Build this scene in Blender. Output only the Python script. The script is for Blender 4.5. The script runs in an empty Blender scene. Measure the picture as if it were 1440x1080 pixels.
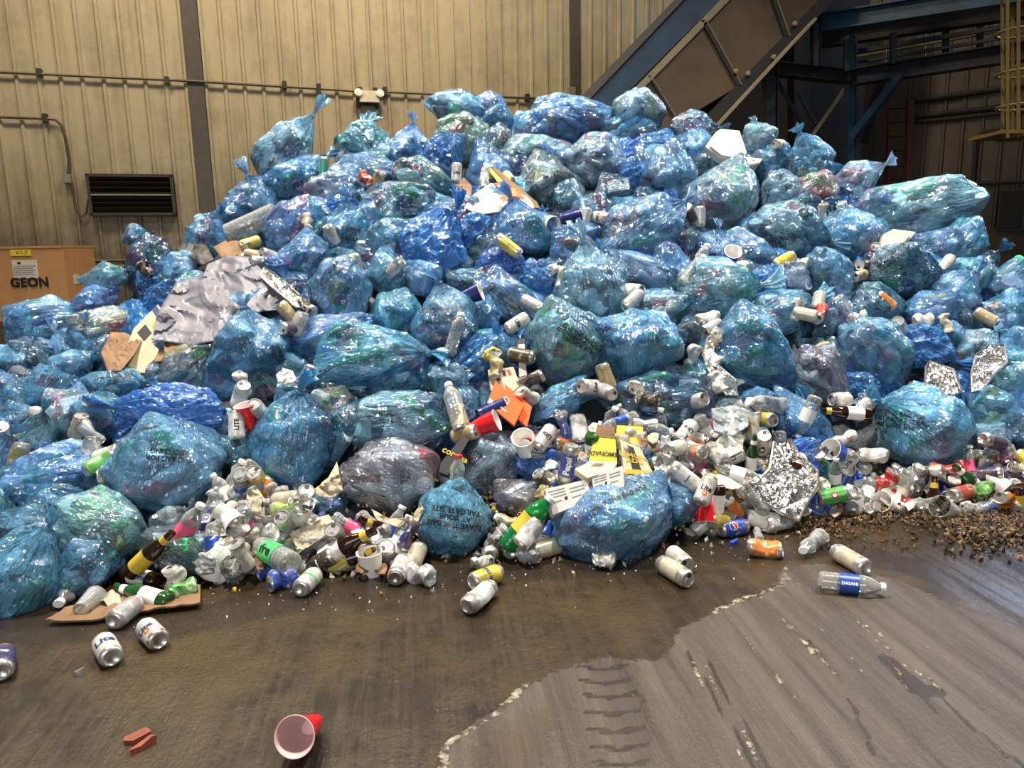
import bpy, bmesh, math, random
import numpy as np
from mathutils import Vector, Matrix, Euler, noise
from mathutils.bvhtree import BVHTree
random.seed(7)
scene = bpy.context.scene
col = scene.collection
R = math.radians
# ---------------------------------------------------------------- camera
F = 1040.0
CAMH = 1.15
cam_d = bpy.data.cameras.new('camera'); cam = bpy.data.objects.new('camera', cam_d); col.objects.link(cam)
cam_d.sensor_fit = 'HORIZONTAL'; cam_d.sensor_width = 36; cam_d.lens = 36 * F / 1440
cam_d.clip_start = 0.05; cam_d.clip_end = 200
CM = Matrix.Translation((0, 0, CAMH)) @ Matrix.Rotation(R(90 - 10.4), 4, 'X') @ Matrix.Rotation(R(-1.2), 4, 'Z')
cam.matrix_world = CM
scene.camera = cam
CO = Vector((0, 0, CAMH)); C3 = CM.to_3x3()
RIGHT = C3 @ Vector((1, 0, 0)); UP = C3 @ Vector((0, 1, 0)); FWD = C3 @ Vector((0, 0, -1))
# ---------------------------------------------------------------- exposure, world, lights
scene.view_settings.view_transform = 'Standard'
scene.view_settings.look = 'None'
scene.view_settings.gamma = 1
scene.view_settings.use_curve_mapping = False
scene.view_settings.exposure = -0.34
w = bpy.data.worlds.new('world'); scene.world = w; w.use_nodes = True
w.node_tree.nodes['Background'].inputs[0].default_value = (0.80, 0.90, 1.0, 1)
w.node_tree.nodes['Background'].inputs[1].default_value = 0.20

def area_light(name, loc, target, sx, sy, power, color, spread=180):
    d = bpy.data.lights.new(name, 'AREA'); d.shape = 'RECTANGLE'; d.size = sx; d.size_y = sy
    d.energy = power; d.color = color; d.spread = R(spread)
    o = bpy.data.objects.new(name, d); col.objects.link(o)
    o.location = loc
    o.rotation_euler = (Vector(target) - Vector(loc)).to_track_quat('-Z', 'Y').to_euler()
    return o
# daylight through the open truck door behind the photographer
area_light('door_daylight', (-1.5, -7.0, 4.2), (0.3, 5, 0.8), 7, 4.0, 500, (0.93, 0.97, 1.0))
# high bay lamps under the roof
area_light('bay_lamp_light', (-6.0, 8.2, 9.6), (-6.5, 10.5, 0), 1.4, 1.4, 620, (1.0, 0.84, 0.58))
area_light('bay_lamp_light', (-0.8, 10.2, 9.6), (-1.6, 13.5, 0), 1.4, 1.4, 540, (1.0, 0.84, 0.58), 150)
area_light('bay_lamp_light', (-2.6, 3.2, 9.6), (-1.5, 4.4, 0), 0.8, 0.8, 760, (1.0, 0.94, 0.85), 105)
area_light('bay_lamp_light', (3.8, 3.6, 9.6), (2.6, 4.6, 0), 0.8, 0.8, 640, (1.0, 0.94, 0.85), 100)

# ---------------------------------------------------------------- pixel helpers (1440x1080 photograph)
def ray(u, v):
    return (C3 @ Vector(((u - 720) / F, -(v - 540) / F, -1))).normalized()
def at_y(u, v, y):
    d = ray(u, v); return CO + d * (y / d.y)
def floor_pt(u, v, z=0.0):
    d = ray(u, v); return CO + d * ((z - CAMH) / d.z)
def project(p):
    q = CM.inverted() @ Vector(p)
    return 720 + F * q.x / -q.z, 540 - F * q.y / -q.z
def depth_of(p):
    return (Vector(p) - CO).dot(FWD)

# ---------------------------------------------------------------- materials
MATS = {}
def nt(name):
    m = bpy.data.materials.new(name); m.use_nodes = True
    t = m.node_tree; t.nodes.clear()
    out = t.nodes.new('ShaderNodeOutputMaterial')
    MATS[name] = m
    return m, t, out
class G:
    """small node builder"""
    def __init__(s, t): s.t = t
    def n(s, typ, ins=None, **kw):
        nd = s.t.nodes.new(typ)
        for k, v in kw.items(): setattr(nd, k, v)
        if ins:
            for k, v in ins.items():
                if isinstance(v, bpy.types.NodeSocket): s.t.links.new(v, nd.inputs[k])
                else: nd.inputs[k].default_value = v
        return nd
    def math(s, op, a, b=0.0, c=0.0, clamp=False):
        return s.n('ShaderNodeMath', {0: a, 1: b, 2: c}, operation=op, use_clamp=clamp).outputs[0]
    def mix(s, f, a, b, blend='MIX'):
        nd = s.n('ShaderNodeMix', None, data_type='RGBA', blend_type=blend)
        for k, v in ((0, f), (6, a), (7, b)):
            if isinstance(v, bpy.types.NodeSocket): s.t.links.new(v, nd.inputs[k])
            else: nd.inputs[k].default_value = v
        return nd.outputs[2]
    def ramp(s, f, lo, hi):
        return s.n('ShaderNodeMapRange', {0: f, 1: lo, 2: hi, 3: 0.0, 4: 1.0}).outputs[0]
    def coords(s, kind='Object', scale=(1, 1, 1), rot=(0, 0, 0)):
        c = s.n('ShaderNodeTexCoord').outputs[kind]
        return s.n('ShaderNodeMapping', {0: c, 2: rot, 3: scale}).outputs[0]
    def noise(s, vec, scale, detail=3, rough=0.5, dist=0.0):
        return s.n('ShaderNodeTexNoise', {'Vector': vec, 'Scale': scale, 'Detail': detail, 'Roughness': rough, 'Distortion': dist}).outputs[0]
    def bump(s, h, strength, dist):
        return s.n('ShaderNodeBump', {'Strength': strength, 'Distance': dist, 'Height': h}).outputs[0]
    def link(s, a, b): s.t.links.new(a, b)

def plain(name, c, rough=0.5, metal=0.0, var=0.15, scale=8.0, bump=0.0, spec=0.5, bscale=60, coat=0.0):
    m, t, out = nt(name); g = G(t)
    co = g.coords()
    nz = g.noise(co, scale, 4, 0.6)
    dark = tuple(x * (1 - var) for x in c[:3]) + (1,)
    lite = tuple(min(1, x * (1 + var)) for x in c[:3]) + (1,)
    cc = g.mix(g.ramp(nz, 0.3, 0.7), dark, lite)
    p = g.n('ShaderNodeBsdfPrincipled', {'Base Color': cc, 'Roughness': rough, 'Metallic': metal, 'Specular IOR Level': spec, 'Coat Weight': coat})
    if bump:
        g.link(g.bump(g.noise(co, bscale, 4, 0.6), bump, 0.01), p.inputs['Normal'])
    g.link(p.outputs[0], out.inputs[0])
    return m

def film_material():
    m, t, out = nt('blue_film'); g = G(t)
    oi = g.n('ShaderNodeObjectInfo')
    c = g.n('ShaderNodeTexCoord').outputs['Object']
    off = g.n('ShaderNodeVectorMath', {0: c, 1: g.n('ShaderNodeCombineXYZ', {0: g.math('MULTIPLY', oi.outputs['Random'], 37.0)}).outputs[0]}, operation='ADD').outputs[0]
    warp = g.n('ShaderNodeTexNoise', {'Vector': off, 'Scale': 5.0, 'Detail': 1.0})
    wv = g.n('ShaderNodeVectorMath', {0: warp.outputs[1], 3: 0.22}, operation='SCALE').outputs[0]
    pos = g.n('ShaderNodeVectorMath', {0: off, 1: wv}, operation='ADD').outputs[0]
    sp = g.n('ShaderNodeSeparateXYZ', {0: c})
    rho = g.math('SQRT', g.math('ADD', g.math('ADD', g.math('MULTIPLY', sp.outputs[0], sp.outputs[0]), g.math('MULTIPLY', sp.outputs[1], sp.outputs[1])), 0.01))
    mer = g.n('ShaderNodeCombineXYZ', {0: g.math('MULTIPLY', g.math('DIVIDE', sp.outputs[0], rho), 5.0), 1: g.math('MULTIPLY', g.math('DIVIDE', sp.outputs[1], rho), 5.0), 2: g.math('ADD', g.math('MULTIPLY', sp.outputs[2], 1.3), g.math('MULTIPLY', oi.outputs['Random'], 50.0))}).outputs[0]
    mer = g.n('ShaderNodeVectorMath', {0: mer, 1: wv}, operation='ADD').outputs[0]
    sn = g.noise(mer, 1.5, 2, 0.5)                               # creases running to the knot
    rid = g.math('ABSOLUTE', g.math('SUBTRACT', sn, 0.5))
    mid = g.noise(pos, 2.0, 2, 0.5)
    mid2 = g.math('ABSOLUTE', g.math('SUBTRACT', g.noise(pos, 3.3, 1, 0.5), 0.5))
    h = g.math('ADD', g.math('MULTIPLY', mid, 1.3), g.math('ADD', g.math('MULTIPLY', rid, -1.2), g.math('MULTIPLY', mid2, -1.3)))
    nrm = g.bump(h, 1.0, 0.016)
    base = oi.outputs['Color']; al = oi.outputs['Alpha']
    lw = g.n('ShaderNodeLayerWeight', {0: 0.45, 'Normal': nrm}).outputs[1]
    crease = g.ramp(rid, 0.05, 0.0)
    op = g.math('ADD', al, g.math('ADD', g.math('MULTIPLY', lw, 0.30), g.math('MULTIPLY', crease, 0.12)), clamp=True)
    # sheer tint gets closer to white as the film gets thinner
    tint = g.mix(0.55, base, (0.88, 0.98, 1.0, 1))
    tr = g.n('ShaderNodeBsdfTransparent', {0: tint})
    df = g.n('ShaderNodeBsdfDiffuse', {0: base, 'Normal': nrm})
    tl = g.n('ShaderNodeBsdfTranslucent', {0: base, 'Normal': nrm})
    body = g.n('ShaderNodeMixShader', {0: 0.3, 1: df.outputs[0], 2: tl.outputs[0]})
    a = g.n('ShaderNodeMixShader', {0: op, 1: tr.outputs[0], 2: body.outputs[0]})
    gl = g.n('ShaderNodeBsdfGlossy', {0: (1, 1, 1, 1), 'Roughness': 0.095, 'Normal': nrm})
    fr = g.n('ShaderNodeFresnel', {0: 1.6, 'Normal': nrm}).outputs[0]
    fin = g.n('ShaderNodeMixShader', {0: g.math('MULTIPLY', fr, 1.4, clamp=True), 1: a.outputs[0], 2: gl.outputs[0]})
    g.link(fin.outputs[0], out.inputs[0])
    return m

def clear_material(name, tint, opac, dcol, rough=0.08, bscale=40, bst=0.25):
    m, t, out = nt(name); g = G(t)
    co = g.coords()
    nrm = g.bump(g.noise(co, bscale, 2), bst, 0.004)
    lw = g.n('ShaderNodeLayerWeight', {0: 0.4, 'Normal': nrm}).outputs[1]
    op = g.math('ADD', g.math('MULTIPLY', lw, 0.45), opac, clamp=True)
    tr = g.n('ShaderNodeBsdfTransparent', {0: tint})
    df = g.n('ShaderNodeBsdfDiffuse', {0: dcol, 'Normal': nrm})
    a = g.n('ShaderNodeMixShader', {0: op, 1: tr.outputs[0], 2: df.outputs[0]})
    gl = g.n('ShaderNodeBsdfGlossy', {0: (1, 1, 1, 1), 'Roughness': rough, 'Normal': nrm})
    fr = g.n('ShaderNodeFresnel', {0: 1.5, 'Normal': nrm}).outputs[0]
    fin = g.n('ShaderNodeMixShader', {0: g.math('MULTIPLY', fr, 1.2, clamp=True), 1: a.outputs[0], 2: gl.outputs[0]})
    g.link(fin.outputs[0], out.inputs[0])
    return m

def can_material():
    """printed aluminium: object colour, mottled by worn print"""
    m, t, out = nt('can_print'); g = G(t)
    oi = g.n('ShaderNodeObjectInfo')
    co = g.coords()
    z = g.n('ShaderNodeSeparateXYZ', {0: co}).outputs[2]
    nz = g.noise(co, 45.0, 3, 0.6)
    band = g.ramp(g.math('ABSOLUTE', z), 0.047, 0.049)          # bare metal rims
    worn = g.ramp(nz, 0.60, 0.66)
    c1 = g.mix(worn, oi.outputs['Color'], (0.62, 0.60, 0.55, 1))
    c2 = g.mix(band, c1, (0.70, 0.68, 0.63, 1))
    gr = g.ramp(g.noise(g.n('ShaderNodeNewGeometry').outputs['Position'], 14.0, 6, 0.75), 0.42, 0.66)
    c2 = g.mix(g.math('MULTIPLY', gr, 0.75), c2, (0.17, 0.12, 0.065, 1))
    p = g.n('ShaderNodeBsdfPrincipled', {'Base Color': c2, 'Roughness': 0.3, 'Metallic': g.math('ADD', g.math('MULTIPLY', band, 0.6), 0.18)})
    g.link(g.bump(g.noise(co, 30, 2), 0.25, 0.004), p.inputs['Normal'])
    g.link(p.outputs[0], out.inputs[0])
    return m

def wall_material(name, base, lowdirt, zd=3.0):
    m, t, out = nt(name); g = G(t)
    gm = g.n('ShaderNodeNewGeometry').outputs['Position']
    z = g.n('ShaderNodeSeparateXYZ', {0: gm}).outputs[2]
    streak = g.noise(g.n('ShaderNodeMapping', {0: gm, 3: (3.5, 3.5, 0.35)}).outputs[0], 1.6, 5, 0.65)
    blot = g.noise(gm, 2.2, 6, 0.7)
    low = g.ramp(z, zd, 0.2)                                    # grime splashed from the floor
    dirt = g.ramp(g.math('ADD', g.math('MULTIPLY', low, 0.62), g.math('ADD', g.math('MULTIPLY', streak, 0.6), g.math('MULTIPLY', blot, 0.5))), 0.50, 1.05)
    c = g.mix(dirt, base, lowdirt)
    fine = g.ramp(g.noise(gm, 30, 3, 0.7), 0.66, 0.72)
    c = g.mix(g.math('MULTIPLY', fine, g.math('MULTIPLY', low, 0.6)), c, (0.05, 0.04, 0.03, 1))
    p = g.n('ShaderNodeBsdfPrincipled', {'Base Color': c, 'Roughness': 0.55})
    g.link(p.outputs[0], out.inputs[0])
    return m

def floor_material():
    m, t, out = nt('wet_concrete'); g = G(t)
    gm = g.n('ShaderNodeNewGeometry').outputs['Position']
    wet = g.n('ShaderNodeAttribute', attribute_name='wet').outputs['Fac']
    dark = g.n('ShaderNodeAttribute', attribute_name='slick').outputs['Fac']
    rim = g.n('ShaderNodeAttribute', attribute_name='residue').outputs['Fac']
    n1 = g.noise(gm, 7.0, 8, 0.72); n2 = g.noise(gm, 45.0, 6, 0.75)
    q_ = floor_pt(1290, 1050) - floor_pt(1100, 860); th = math.atan2(q_.y, q_.x)
    st = g.noise(g.n('ShaderNodeMapping', {0: gm, 2: (0, 0, th), 3: (1.3, 0.07, 1)}, vector_type='TEXTURE').outputs[0], 1.0, 6, 0.72)
    big = g.noise(gm, 1.3, 3, 0.6)
    nn = g.math('ADD', g.math('MULTIPLY', g.math('SUBTRACT', n1, 0.5), 0.9), g.math('MULTIPLY', g.math('SUBTRACT', n2, 0.5), 0.7))
    W = g.ramp(g.math('ADD', wet, nn), 0.44, 0.56)
    dryc = g.mix(g.ramp(st, 0.35, 0.68), (0.034, 0.025, 0.017, 1), (0.105, 0.083, 0.060, 1))
    dryc = g.mix(g.math('MULTIPLY', g.ramp(n2, 0.55, 0.7), 0.35), dryc, (0.06, 0.045, 0.032, 1))
    wetc = g.mix(g.ramp(g.math('ADD', g.math('MULTIPLY', big, 0.6), g.math('MULTIPLY', n1, 0.4)), 0.42, 0.60), (0.008, 0.0055, 0.003, 1), (0.055, 0.033, 0.011, 1))
    wetc = g.mix(g.math('MULTIPLY', g.ramp(st, 0.40, 0.62), 0.55), wetc, (0.052, 0.036, 0.018, 1))
    c = g.mix(W, dryc, wetc)
    D = g.ramp(g.math('ADD', dark, nn), 0.38, 0.75)
    c = g.mix(g.math('MULTIPLY', D, 0.85), c, (0.022, 0.016, 0.011, 1))
    RM = g.ramp(g.math('ADD', rim, g.math('MULTIPLY', nn, 1.6)), 0.42, 0.60)
    c = g.mix(g.math('MULTIPLY', RM, g.ramp(n2, 0.40, 0.62)), c, (0.40, 0.35, 0.26, 1))
    spk = g.ramp(g.noise(gm, 120.0, 2, 0.5), 0.74, 0.77)
    c = g.mix(g.math('MULTIPLY', spk, 0.7), c, (0.45, 0.40, 0.28, 1))
    rgh = g.math('ADD', g.math('SUBTRACT', 0.36, g.math('MULTIPLY', W, 0.20)), g.math('MULTIPLY', g.math('SUBTRACT', n1, 0.5), 0.25))
    rgh = g.math('SUBTRACT', rgh, g.math('MULTIPLY', D, 0.16), clamp=True)
    glo = g.n('ShaderNodeAttribute', attribute_name='film').outputs['Fac']
    GL = g.math('MULTIPLY', g.ramp(g.math('ADD', glo, g.math('MULTIPLY', nn, 0.7)), 0.3, 0.75), g.ramp(st, 0.30, 0.55))
    rgh = g.n('ShaderNodeMix', {0: GL, 2: rgh, 3: 0.055}, data_type='FLOAT').outputs[0]
    h = g.math('ADD', g.math('MULTIPLY', n2, 0.5), g.math('ADD', g.math('MULTIPLY', st, 0.9), g.math('MULTIPLY', RM, 0.5)))
    p = g.n('ShaderNodeBsdfPrincipled', {'Base Color': c, 'Roughness': rgh, 'Specular IOR Level': 0.42, 'Coat Weight': 0.0})
    g.link(g.bump(h, g.math('SUBTRACT', 0.75, g.math('MULTIPLY', GL, 0.50)), 0.010), p.inputs['Normal'])
    g.link(p.outputs[0], out.inputs[0])
    return m

film_material()
can_material()
clear_material('clear_plastic', (0.93, 0.95, 0.94, 1), 0.10, (0.75, 0.76, 0.72, 1))
clear_material('clear_rough_film', (0.80, 0.84, 0.86, 1), 0.22, (0.62, 0.65, 0.66, 1), 0.15, 55, 0.8)
clear_material('green_plastic', (0.10, 0.62, 0.22, 1), 0.30, (0.02, 0.30, 0.08, 1))
clear_material('amber_glass', (0.30, 0.11, 0.03, 1), 0.45, (0.035, 0.012, 0.004, 1), 0.05)
clear_material('green_glass', (0.15, 0.42, 0.12, 1), 0.35, (0.03, 0.12, 0.03, 1), 0.05)
wall_material('wall_sheet', (0.42, 0.350, 0.225, 1), (0.085, 0.064, 0.038, 1))
wall_material('far_wall_sheet', (0.105, 0.086, 0.056, 1), (0.036, 0.027, 0.015, 1), 3.0)  # darker copy of the sheet colour, carrying dirt and the right wall's shade
floor_material()
plain('post_paint', (0.075, 0.062, 0.048), 0.5)
plain('conduit_metal', (0.10, 0.085, 0.06), 0.5, 0.4)
plain('bracket_dark', (0.03, 0.025, 0.02), 0.6)
plain('louver_dark', (0.009, 0.007, 0.005), 0.45)
plain('louver_frame', (0.03, 0.025, 0.018), 0.5)
plain('box_grey', (0.22, 0.20, 0.16), 0.5)
plain('cream_plastic', (0.72, 0.66, 0.50), 0.45)
plain('lamp_lens', (0.85, 0.82, 0.72), 0.25)
plain('cardboard', (0.46, 0.235, 0.09), 0.75, var=0.08)
plain('kraft', (0.19, 0.105, 0.048), 0.75, var=0.2, bump=0.3)
plain('paper_white', (0.58, 0.55, 0.48), 0.7, var=0.06, bump=0.2)
plain('paper_dirty', (0.42, 0.35, 0.25), 0.75, var=0.25, bump=0.4)
plain('tape_yellow', (0.75, 0.56, 0.04), 0.4)
plain('ink_black', (0.012, 0.012, 0.014), 0.5, var=0.0)
plain('ink_navy', (0.02, 0.035, 0.13), 0.45, var=0.0)
plain('ink_grey', (0.25, 0.25, 0.26), 0.5, var=0.0)
plain('ink_red', (0.55, 0.03, 0.02), 0.4, var=0.0)
plain('ink_white', (0.85, 0.85, 0.85), 0.4, var=0.0)
plain('ink_green', (0.02, 0.30, 0.06), 0.4, var=0.0)
plain('pallet_wood', (0.08, 0.055, 0.035), 0.8)
plain('beam_blue', (0.014, 0.043, 0.075), 0.45, var=0.35, scale=3)
plain('beam_dark', (0.010, 0.015, 0.021), 0.5, var=0.4, scale=3)
plain('guard_panel', (0.085, 0.056, 0.024), 0.38, var=0.35, scale=1.6)
plain('guard_edge', (0.24, 0.185, 0.10), 0.5)
plain('machine_black', (0.012, 0.011, 0.010), 0.7)
plain('ladder_red', (0.06, 0.010, 0.006), 0.5)
plain('rail_yellow', (0.13, 0.085, 0.02), 0.5)
plain('roof_metal', (0.30, 0.27, 0.22), 0.6)
plain('lamp_housing', (0.25, 0.25, 0.25), 0.4, 0.5)
plain('aluminium', (0.66, 0.64, 0.60), 0.28, 0.75, bump=0.3)
plain('can_mouth', (0.03, 0.025, 0.02), 0.6)
plain('cap_white', (0.80, 0.80, 0.76), 0.4, var=0.03)
plain('cap_red', (0.60, 0.03, 0.03), 0.4, var=0.03)
plain('cup_red', (0.62, 0.012, 0.015), 0.25, var=0.05)
plain('cup_blue', (0.015, 0.07, 0.50), 0.25, var=0.05)
plain('cup_navy', (0.012, 0.018, 0.10), 0.25, var=0.05)
plain('cup_white', (0.80, 0.76, 0.70), 0.35, var=0.05)
plain('cup_pink_lining', (0.72, 0.50, 0.48), 0.35, var=0.08)
plain('foam_white', (0.54, 0.50, 0.42), 0.6, var=0.04)
plain('tarp_grey', (0.145, 0.143, 0.165), 0.42, var=0.06, bump=0.15, bscale=12)
plain('orange_print', (0.80, 0.12, 0.02), 0.4, var=0.10)
plain('lemon_print', (0.66, 0.48, 0.04), 0.45, var=0.10)
plain('cream_print', (0.56, 0.45, 0.27), 0.5, var=0.08)
plain('label_white', (0.78, 0.77, 0.72), 0.45, var=0.05)
plain('label_blue', (0.015, 0.06, 0.30), 0.35, var=0.2)
plain('label_green', (0.05, 0.52, 0.12), 0.35, var=0.1)
plain('label_yellow', (0.52, 0.36, 0.03), 0.4, var=0.1)
plain('label_pink', (0.75, 0.10, 0.22), 0.35, var=0.1)
plain('foil', (0.74, 0.72, 0.69), 0.2, 0.95, var=0.05, bump=0.6, bscale=11)
plain('wood_chip', (0.22, 0.055, 0.025), 0.7, var=0.3)
plain('hull_brown', (0.075, 0.042, 0.018), 0.8, var=0.5, scale=60)
plain('hull_yellow', (0.48, 0.34, 0.10), 0.8, var=0.4, scale=60)
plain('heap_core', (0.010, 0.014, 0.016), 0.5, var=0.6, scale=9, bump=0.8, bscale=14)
for nm, c in (('white', (0.82, 0.82, 0.80)), ('silver', (0.62, 0.64, 0.65)), ('green', (0.05, 0.42, 0.12)), ('red', (0.62, 0.03, 0.05)), ('yellow', (0.70, 0.58, 0.08)),
              ('navy', (0.04, 0.06, 0.28)), ('teal', (0.03, 0.36, 0.42)), ('brown', (0.16, 0.08, 0.03)), ('dark', (0.03, 0.04, 0.05)), ('cream', (0.66, 0.58, 0.40)), ('pale', (0.62, 0.74, 0.74))):
    plain('bagged_' + nm, c, 0.35, 0.1 if nm != 'silver' else 0.5, var=0.35, scale=25)

# ---------------------------------------------------------------- mesh helpers
class MB:
    """collects shapes, links them as one mesh"""
    def __init__(s): s.v = []; s.f = []; s.m = []; s.mats = []
    def mi(s, mat):
        if mat not in s.mats: s.mats.append(mat)
        return s.mats.index(mat)
    def add(s, vs, fs, mat, M=None):
        o = len(s.v)
        s.v += [tuple(M @ Vector(p)) if M is not None else tuple(p) for p in vs]
        s.f += [tuple(i + o for i in f) for f in fs]
        s.m += [s.mi(mat)] * len(fs)
        return s
    def box(s, lo, hi, mat, M=None, bev=0.0):
        x0, y0, z0 = lo; x1, y1, z1 = hi
        vs = [(x0, y0, z0), (x1, y0, z0), (x1, y1, z0), (x0, y1, z0), (x0, y0, z1), (x1, y0, z1), (x1, y1, z1), (x0, y1, z1)]
        return s.add(vs, [(3, 2, 1, 0), (4, 5, 6, 7), (0, 1, 5, 4), (1, 2, 6, 5), (2, 3, 7, 6), (3, 0, 4, 7)], mat, M)
    def lathe(s, prof, seg, mat, M=None, cap0=False, cap1=False, fn=None):
        vs = []
        for (r, z) in prof:
            for k in range(seg):
                a = 2 * math.pi * k / seg
                p = Vector((r * math.cos(a), r * math.sin(a), z))
                vs.append(fn(p) if fn else p)
        fs = []
        for i in range(len(prof) - 1):
            for k in range(seg):
                a, b = i * seg + k, i * seg + (k + 1) % seg
                fs.append((a, b, b + seg, a + seg))
        if cap0: fs.append(tuple(range(seg))[::-1])
        if cap1: fs.append(tuple((len(prof) - 1) * seg + k for k in range(seg)))
        return s.add(vs, fs, mat, M)
    def bar(s, p, q, w, h, mat, up=(0, 0, 1), section='box'):
        p, q = Vector(p), Vector(q); d = q - p; L = d.length; d.normalize()
        u = Vector(up); x = d.cross(u)
        if x.length < 1e-4: x = d.cross(Vector((0, 1, 0)))
        x.normalize(); z = x.cross(d).normalized()
        M = Matrix((x.to_4d(), d.to_4d(), z.to_4d(), (0, 0, 0, 1))).transposed()
        M = Matrix(((x.x, d.x, z.x, p.x), (x.y, d.y, z.y, p.y), (x.z, d.z, z.z, p.z), (0, 0, 0, 1)))
        if section == 'box': s.box((-w / 2, 0, -h / 2), (w / 2, L, h / 2), mat, M)
        elif section == 'I':
            t = h * 0.08
            s.box((-w / 2, 0, -h / 2), (w / 2, L, -h / 2 + t), mat, M)
            s.box((-w / 2, 0, h / 2 - t), (w / 2, L, h / 2), mat, M)
            s.box((-w * 0.07, 0, -h / 2 + t), (w * 0.07, L, h / 2 - t), mat, M)
        return s
    def tube(s, pts, r, seg, mat):
        pts = [Vector(p) for p in pts]; vs = []; n = len(pts); prev = None
        for i, p in enumerate(pts):
            d = (pts[min(i + 1, n - 1)] - pts[max(i - 1, 0)]).normalized()
            if prev is None:
                x = d.cross(Vector((0, 0, 1)))
                if x.length < 1e-3: x = d.cross(Vector((1, 0, 0)))
            else: x = prev - d * prev.dot(d)
            x.normalize(); prev = x; y = d.cross(x)
            for k in range(seg):
                a = 2 * math.pi * k / seg
                vs.append(p + x * r * math.cos(a) + y * r * math.sin(a))
        fs = [(i * seg + k, i * seg + (k + 1) % seg, (i + 1) * seg + (k + 1) % seg, (i + 1) * seg + k) for i in range(n - 1) for k in range(seg)]
        fs += [tuple(range(seg))[::-1], tuple((n - 1) * seg + k for k in range(seg))]
        return s.add(vs, fs, mat)
    def mesh(s, name, smooth=False):
        me = bpy.data.meshes.new(name)
        me.from_pydata(s.v, [], s.f)
        for mt in s.mats: me.materials.append(MATS[mt])
        me.polygons.foreach_set('material_index', s.m)
        if smooth:
            me.polygons.foreach_set('use_smooth', [True] * len(s.f))
            try: me.set_sharp_from_angle(angle=R(42))
            except Exception: pass
        me.update(); return me
    def build(s, name, parent=None, smooth=False, loc=None, M=None):
        o = bpy.data.objects.new(name, s.mesh(name, smooth)); col.objects.link(o)
        if parent is not None: o.parent = parent
        if M is not None: o.matrix_world = M
        elif loc is not None: o.location = loc
        return o
def new(name, me, parent=None):
    o = bpy.data.objects.new(name, me); col.objects.link(o)
    if parent is not None: o.parent = parent
    return o
def tag(o, label, cat, group=None, kind=None):
    if label: o['label'] = label
    if cat: o['category'] = cat
    if group: o['group'] = group
    if kind: o['kind'] = kind
    return o
def structure(o, label=None):
    o['kind'] = 'structure'
    if label: o['label'] = label
    return o
def empty(name, loc=(0, 0, 0)):
    o = bpy.data.objects.new(name, None); col.objects.link(o); o.location = loc; o.empty_display_size = 0.1
    return o
def text_mesh_data(body, size, align='CENTER', bold=0.0, shear=0.0, space=1.0, line=0.85):
    cu = bpy.data.curves.new('t', 'FONT'); cu.body = body; cu.size = size; cu.align_x = align; cu.align_y = 'CENTER'
    cu.offset = bold; cu.shear = shear; cu.space_character = space; cu.space_line = line; cu.resolution_u = 3
    o = bpy.data.objects.new('t', cu); col.objects.link(o)
    dg = bpy.context.evaluated_depsgraph_get(); dg.update()
    me = bpy.data.meshes.new_from_object(o.evaluated_get(dg))
    bpy.data.objects.remove(o)
    bm = bmesh.new(); bm.from_mesh(me); bmesh.ops.triangulate(bm, faces=bm.faces)
    # cut long triangles so letters can follow curved surfaces
    for _ in range(2):
        es = [e for e in bm.edges if e.calc_length() > size * 0.35]
        if es: bmesh.ops.subdivide_edges(bm, edges=es, cuts=1); bmesh.ops.triangulate(bm, faces=bm.faces)
    vs = [v.co.copy() for v in bm.verts]; bm.verts.index_update(); fs = [tuple(v.index for v in f.verts) for f in bm.faces]
    bm.free(); bpy.data.meshes.remove(me)
    return vs, fs
# ================================================================ the hall
WP = Vector((-8.3, 12.0, 0)); WD = Vector((0.95, 0.312, 0)).normalized(); WN = Vector((WD.y, -WD.x, 0))   # normal towards camera
RC = WP + WD * 14.2                                                   # corner of the hall behind the platform
RD = Vector((0.788, -0.616, 0)).normalized(); RN = Vector((RD.y, -RD.x, 0))
HALL_H = 11.5
def wall_hit(u, v, P=WP, N=WN, off=0.0):
    d = ray(u, v); n = N
    t = ((P + n * off) - CO).dot(n) / d.dot(n)
    return CO + d * t
def wall_t(p): return (p - WP).dot(WD)
def corrugated(name, P, D, N, t0, t1, pitch, z0, z1, mat):
    prof = []; t = t0
    while t < t1:
        prof += [(t, 0), (t + pitch * 0.74, 0), (t + pitch * 0.80, 0.032), (t + pitch * 0.93, 0.032), (t + pitch * 0.99, 0)]
        t += pitch
    vs = []; fs = []
    for (a, o) in prof:
        p = P + D * a + N * o
        vs.append((p.x, p.y, z0)); vs.append((p.x, p.y, z1))
    for i in range(len(prof) - 1):
        fs.append((2 * i, 2 * i + 2, 2 * i + 3, 2 * i + 1))
    mb = MB(); mb.add(vs, fs, mat)
    # flat backing gives the sheet its thickness
    a = P + D * t0 - N * 0.06; b = P + D * t1 - N * 0.06
    mb.add([(a.x, a.y, z0), (b.x, b.y, z0), (b.x, b.y, z1), (a.x, a.y, z1)], [(0, 3, 2, 1)], mat)
    return mb.build(name)
structure(corrugated('wall_back', WP, WD, WN, -9.0, 14.2, 0.305, 0.0, HALL_H, 'wall_sheet'), 'tan ribbed metal wall sheeting behind the heap')
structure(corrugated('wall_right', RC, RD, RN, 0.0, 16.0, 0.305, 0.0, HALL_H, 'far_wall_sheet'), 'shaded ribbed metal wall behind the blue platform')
mb = MB()
mb.box((-18, -9, HALL_H), (19, 20, HALL_H + 0.2), 'roof_metal')
structure(mb.build('ceiling'))
# wall on the left, out of frame
mb = MB(); mb.box((-17.0, -9, 0), (-16.8, 12, HALL_H), 'wall_sheet'); structure(mb.build('wall_left'))
mb = MB(); mb.box((17.6, -9, 0), (17.8, 8, HALL_H), 'far_wall_sheet'); structure(mb.build('wall_front_right'))
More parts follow.
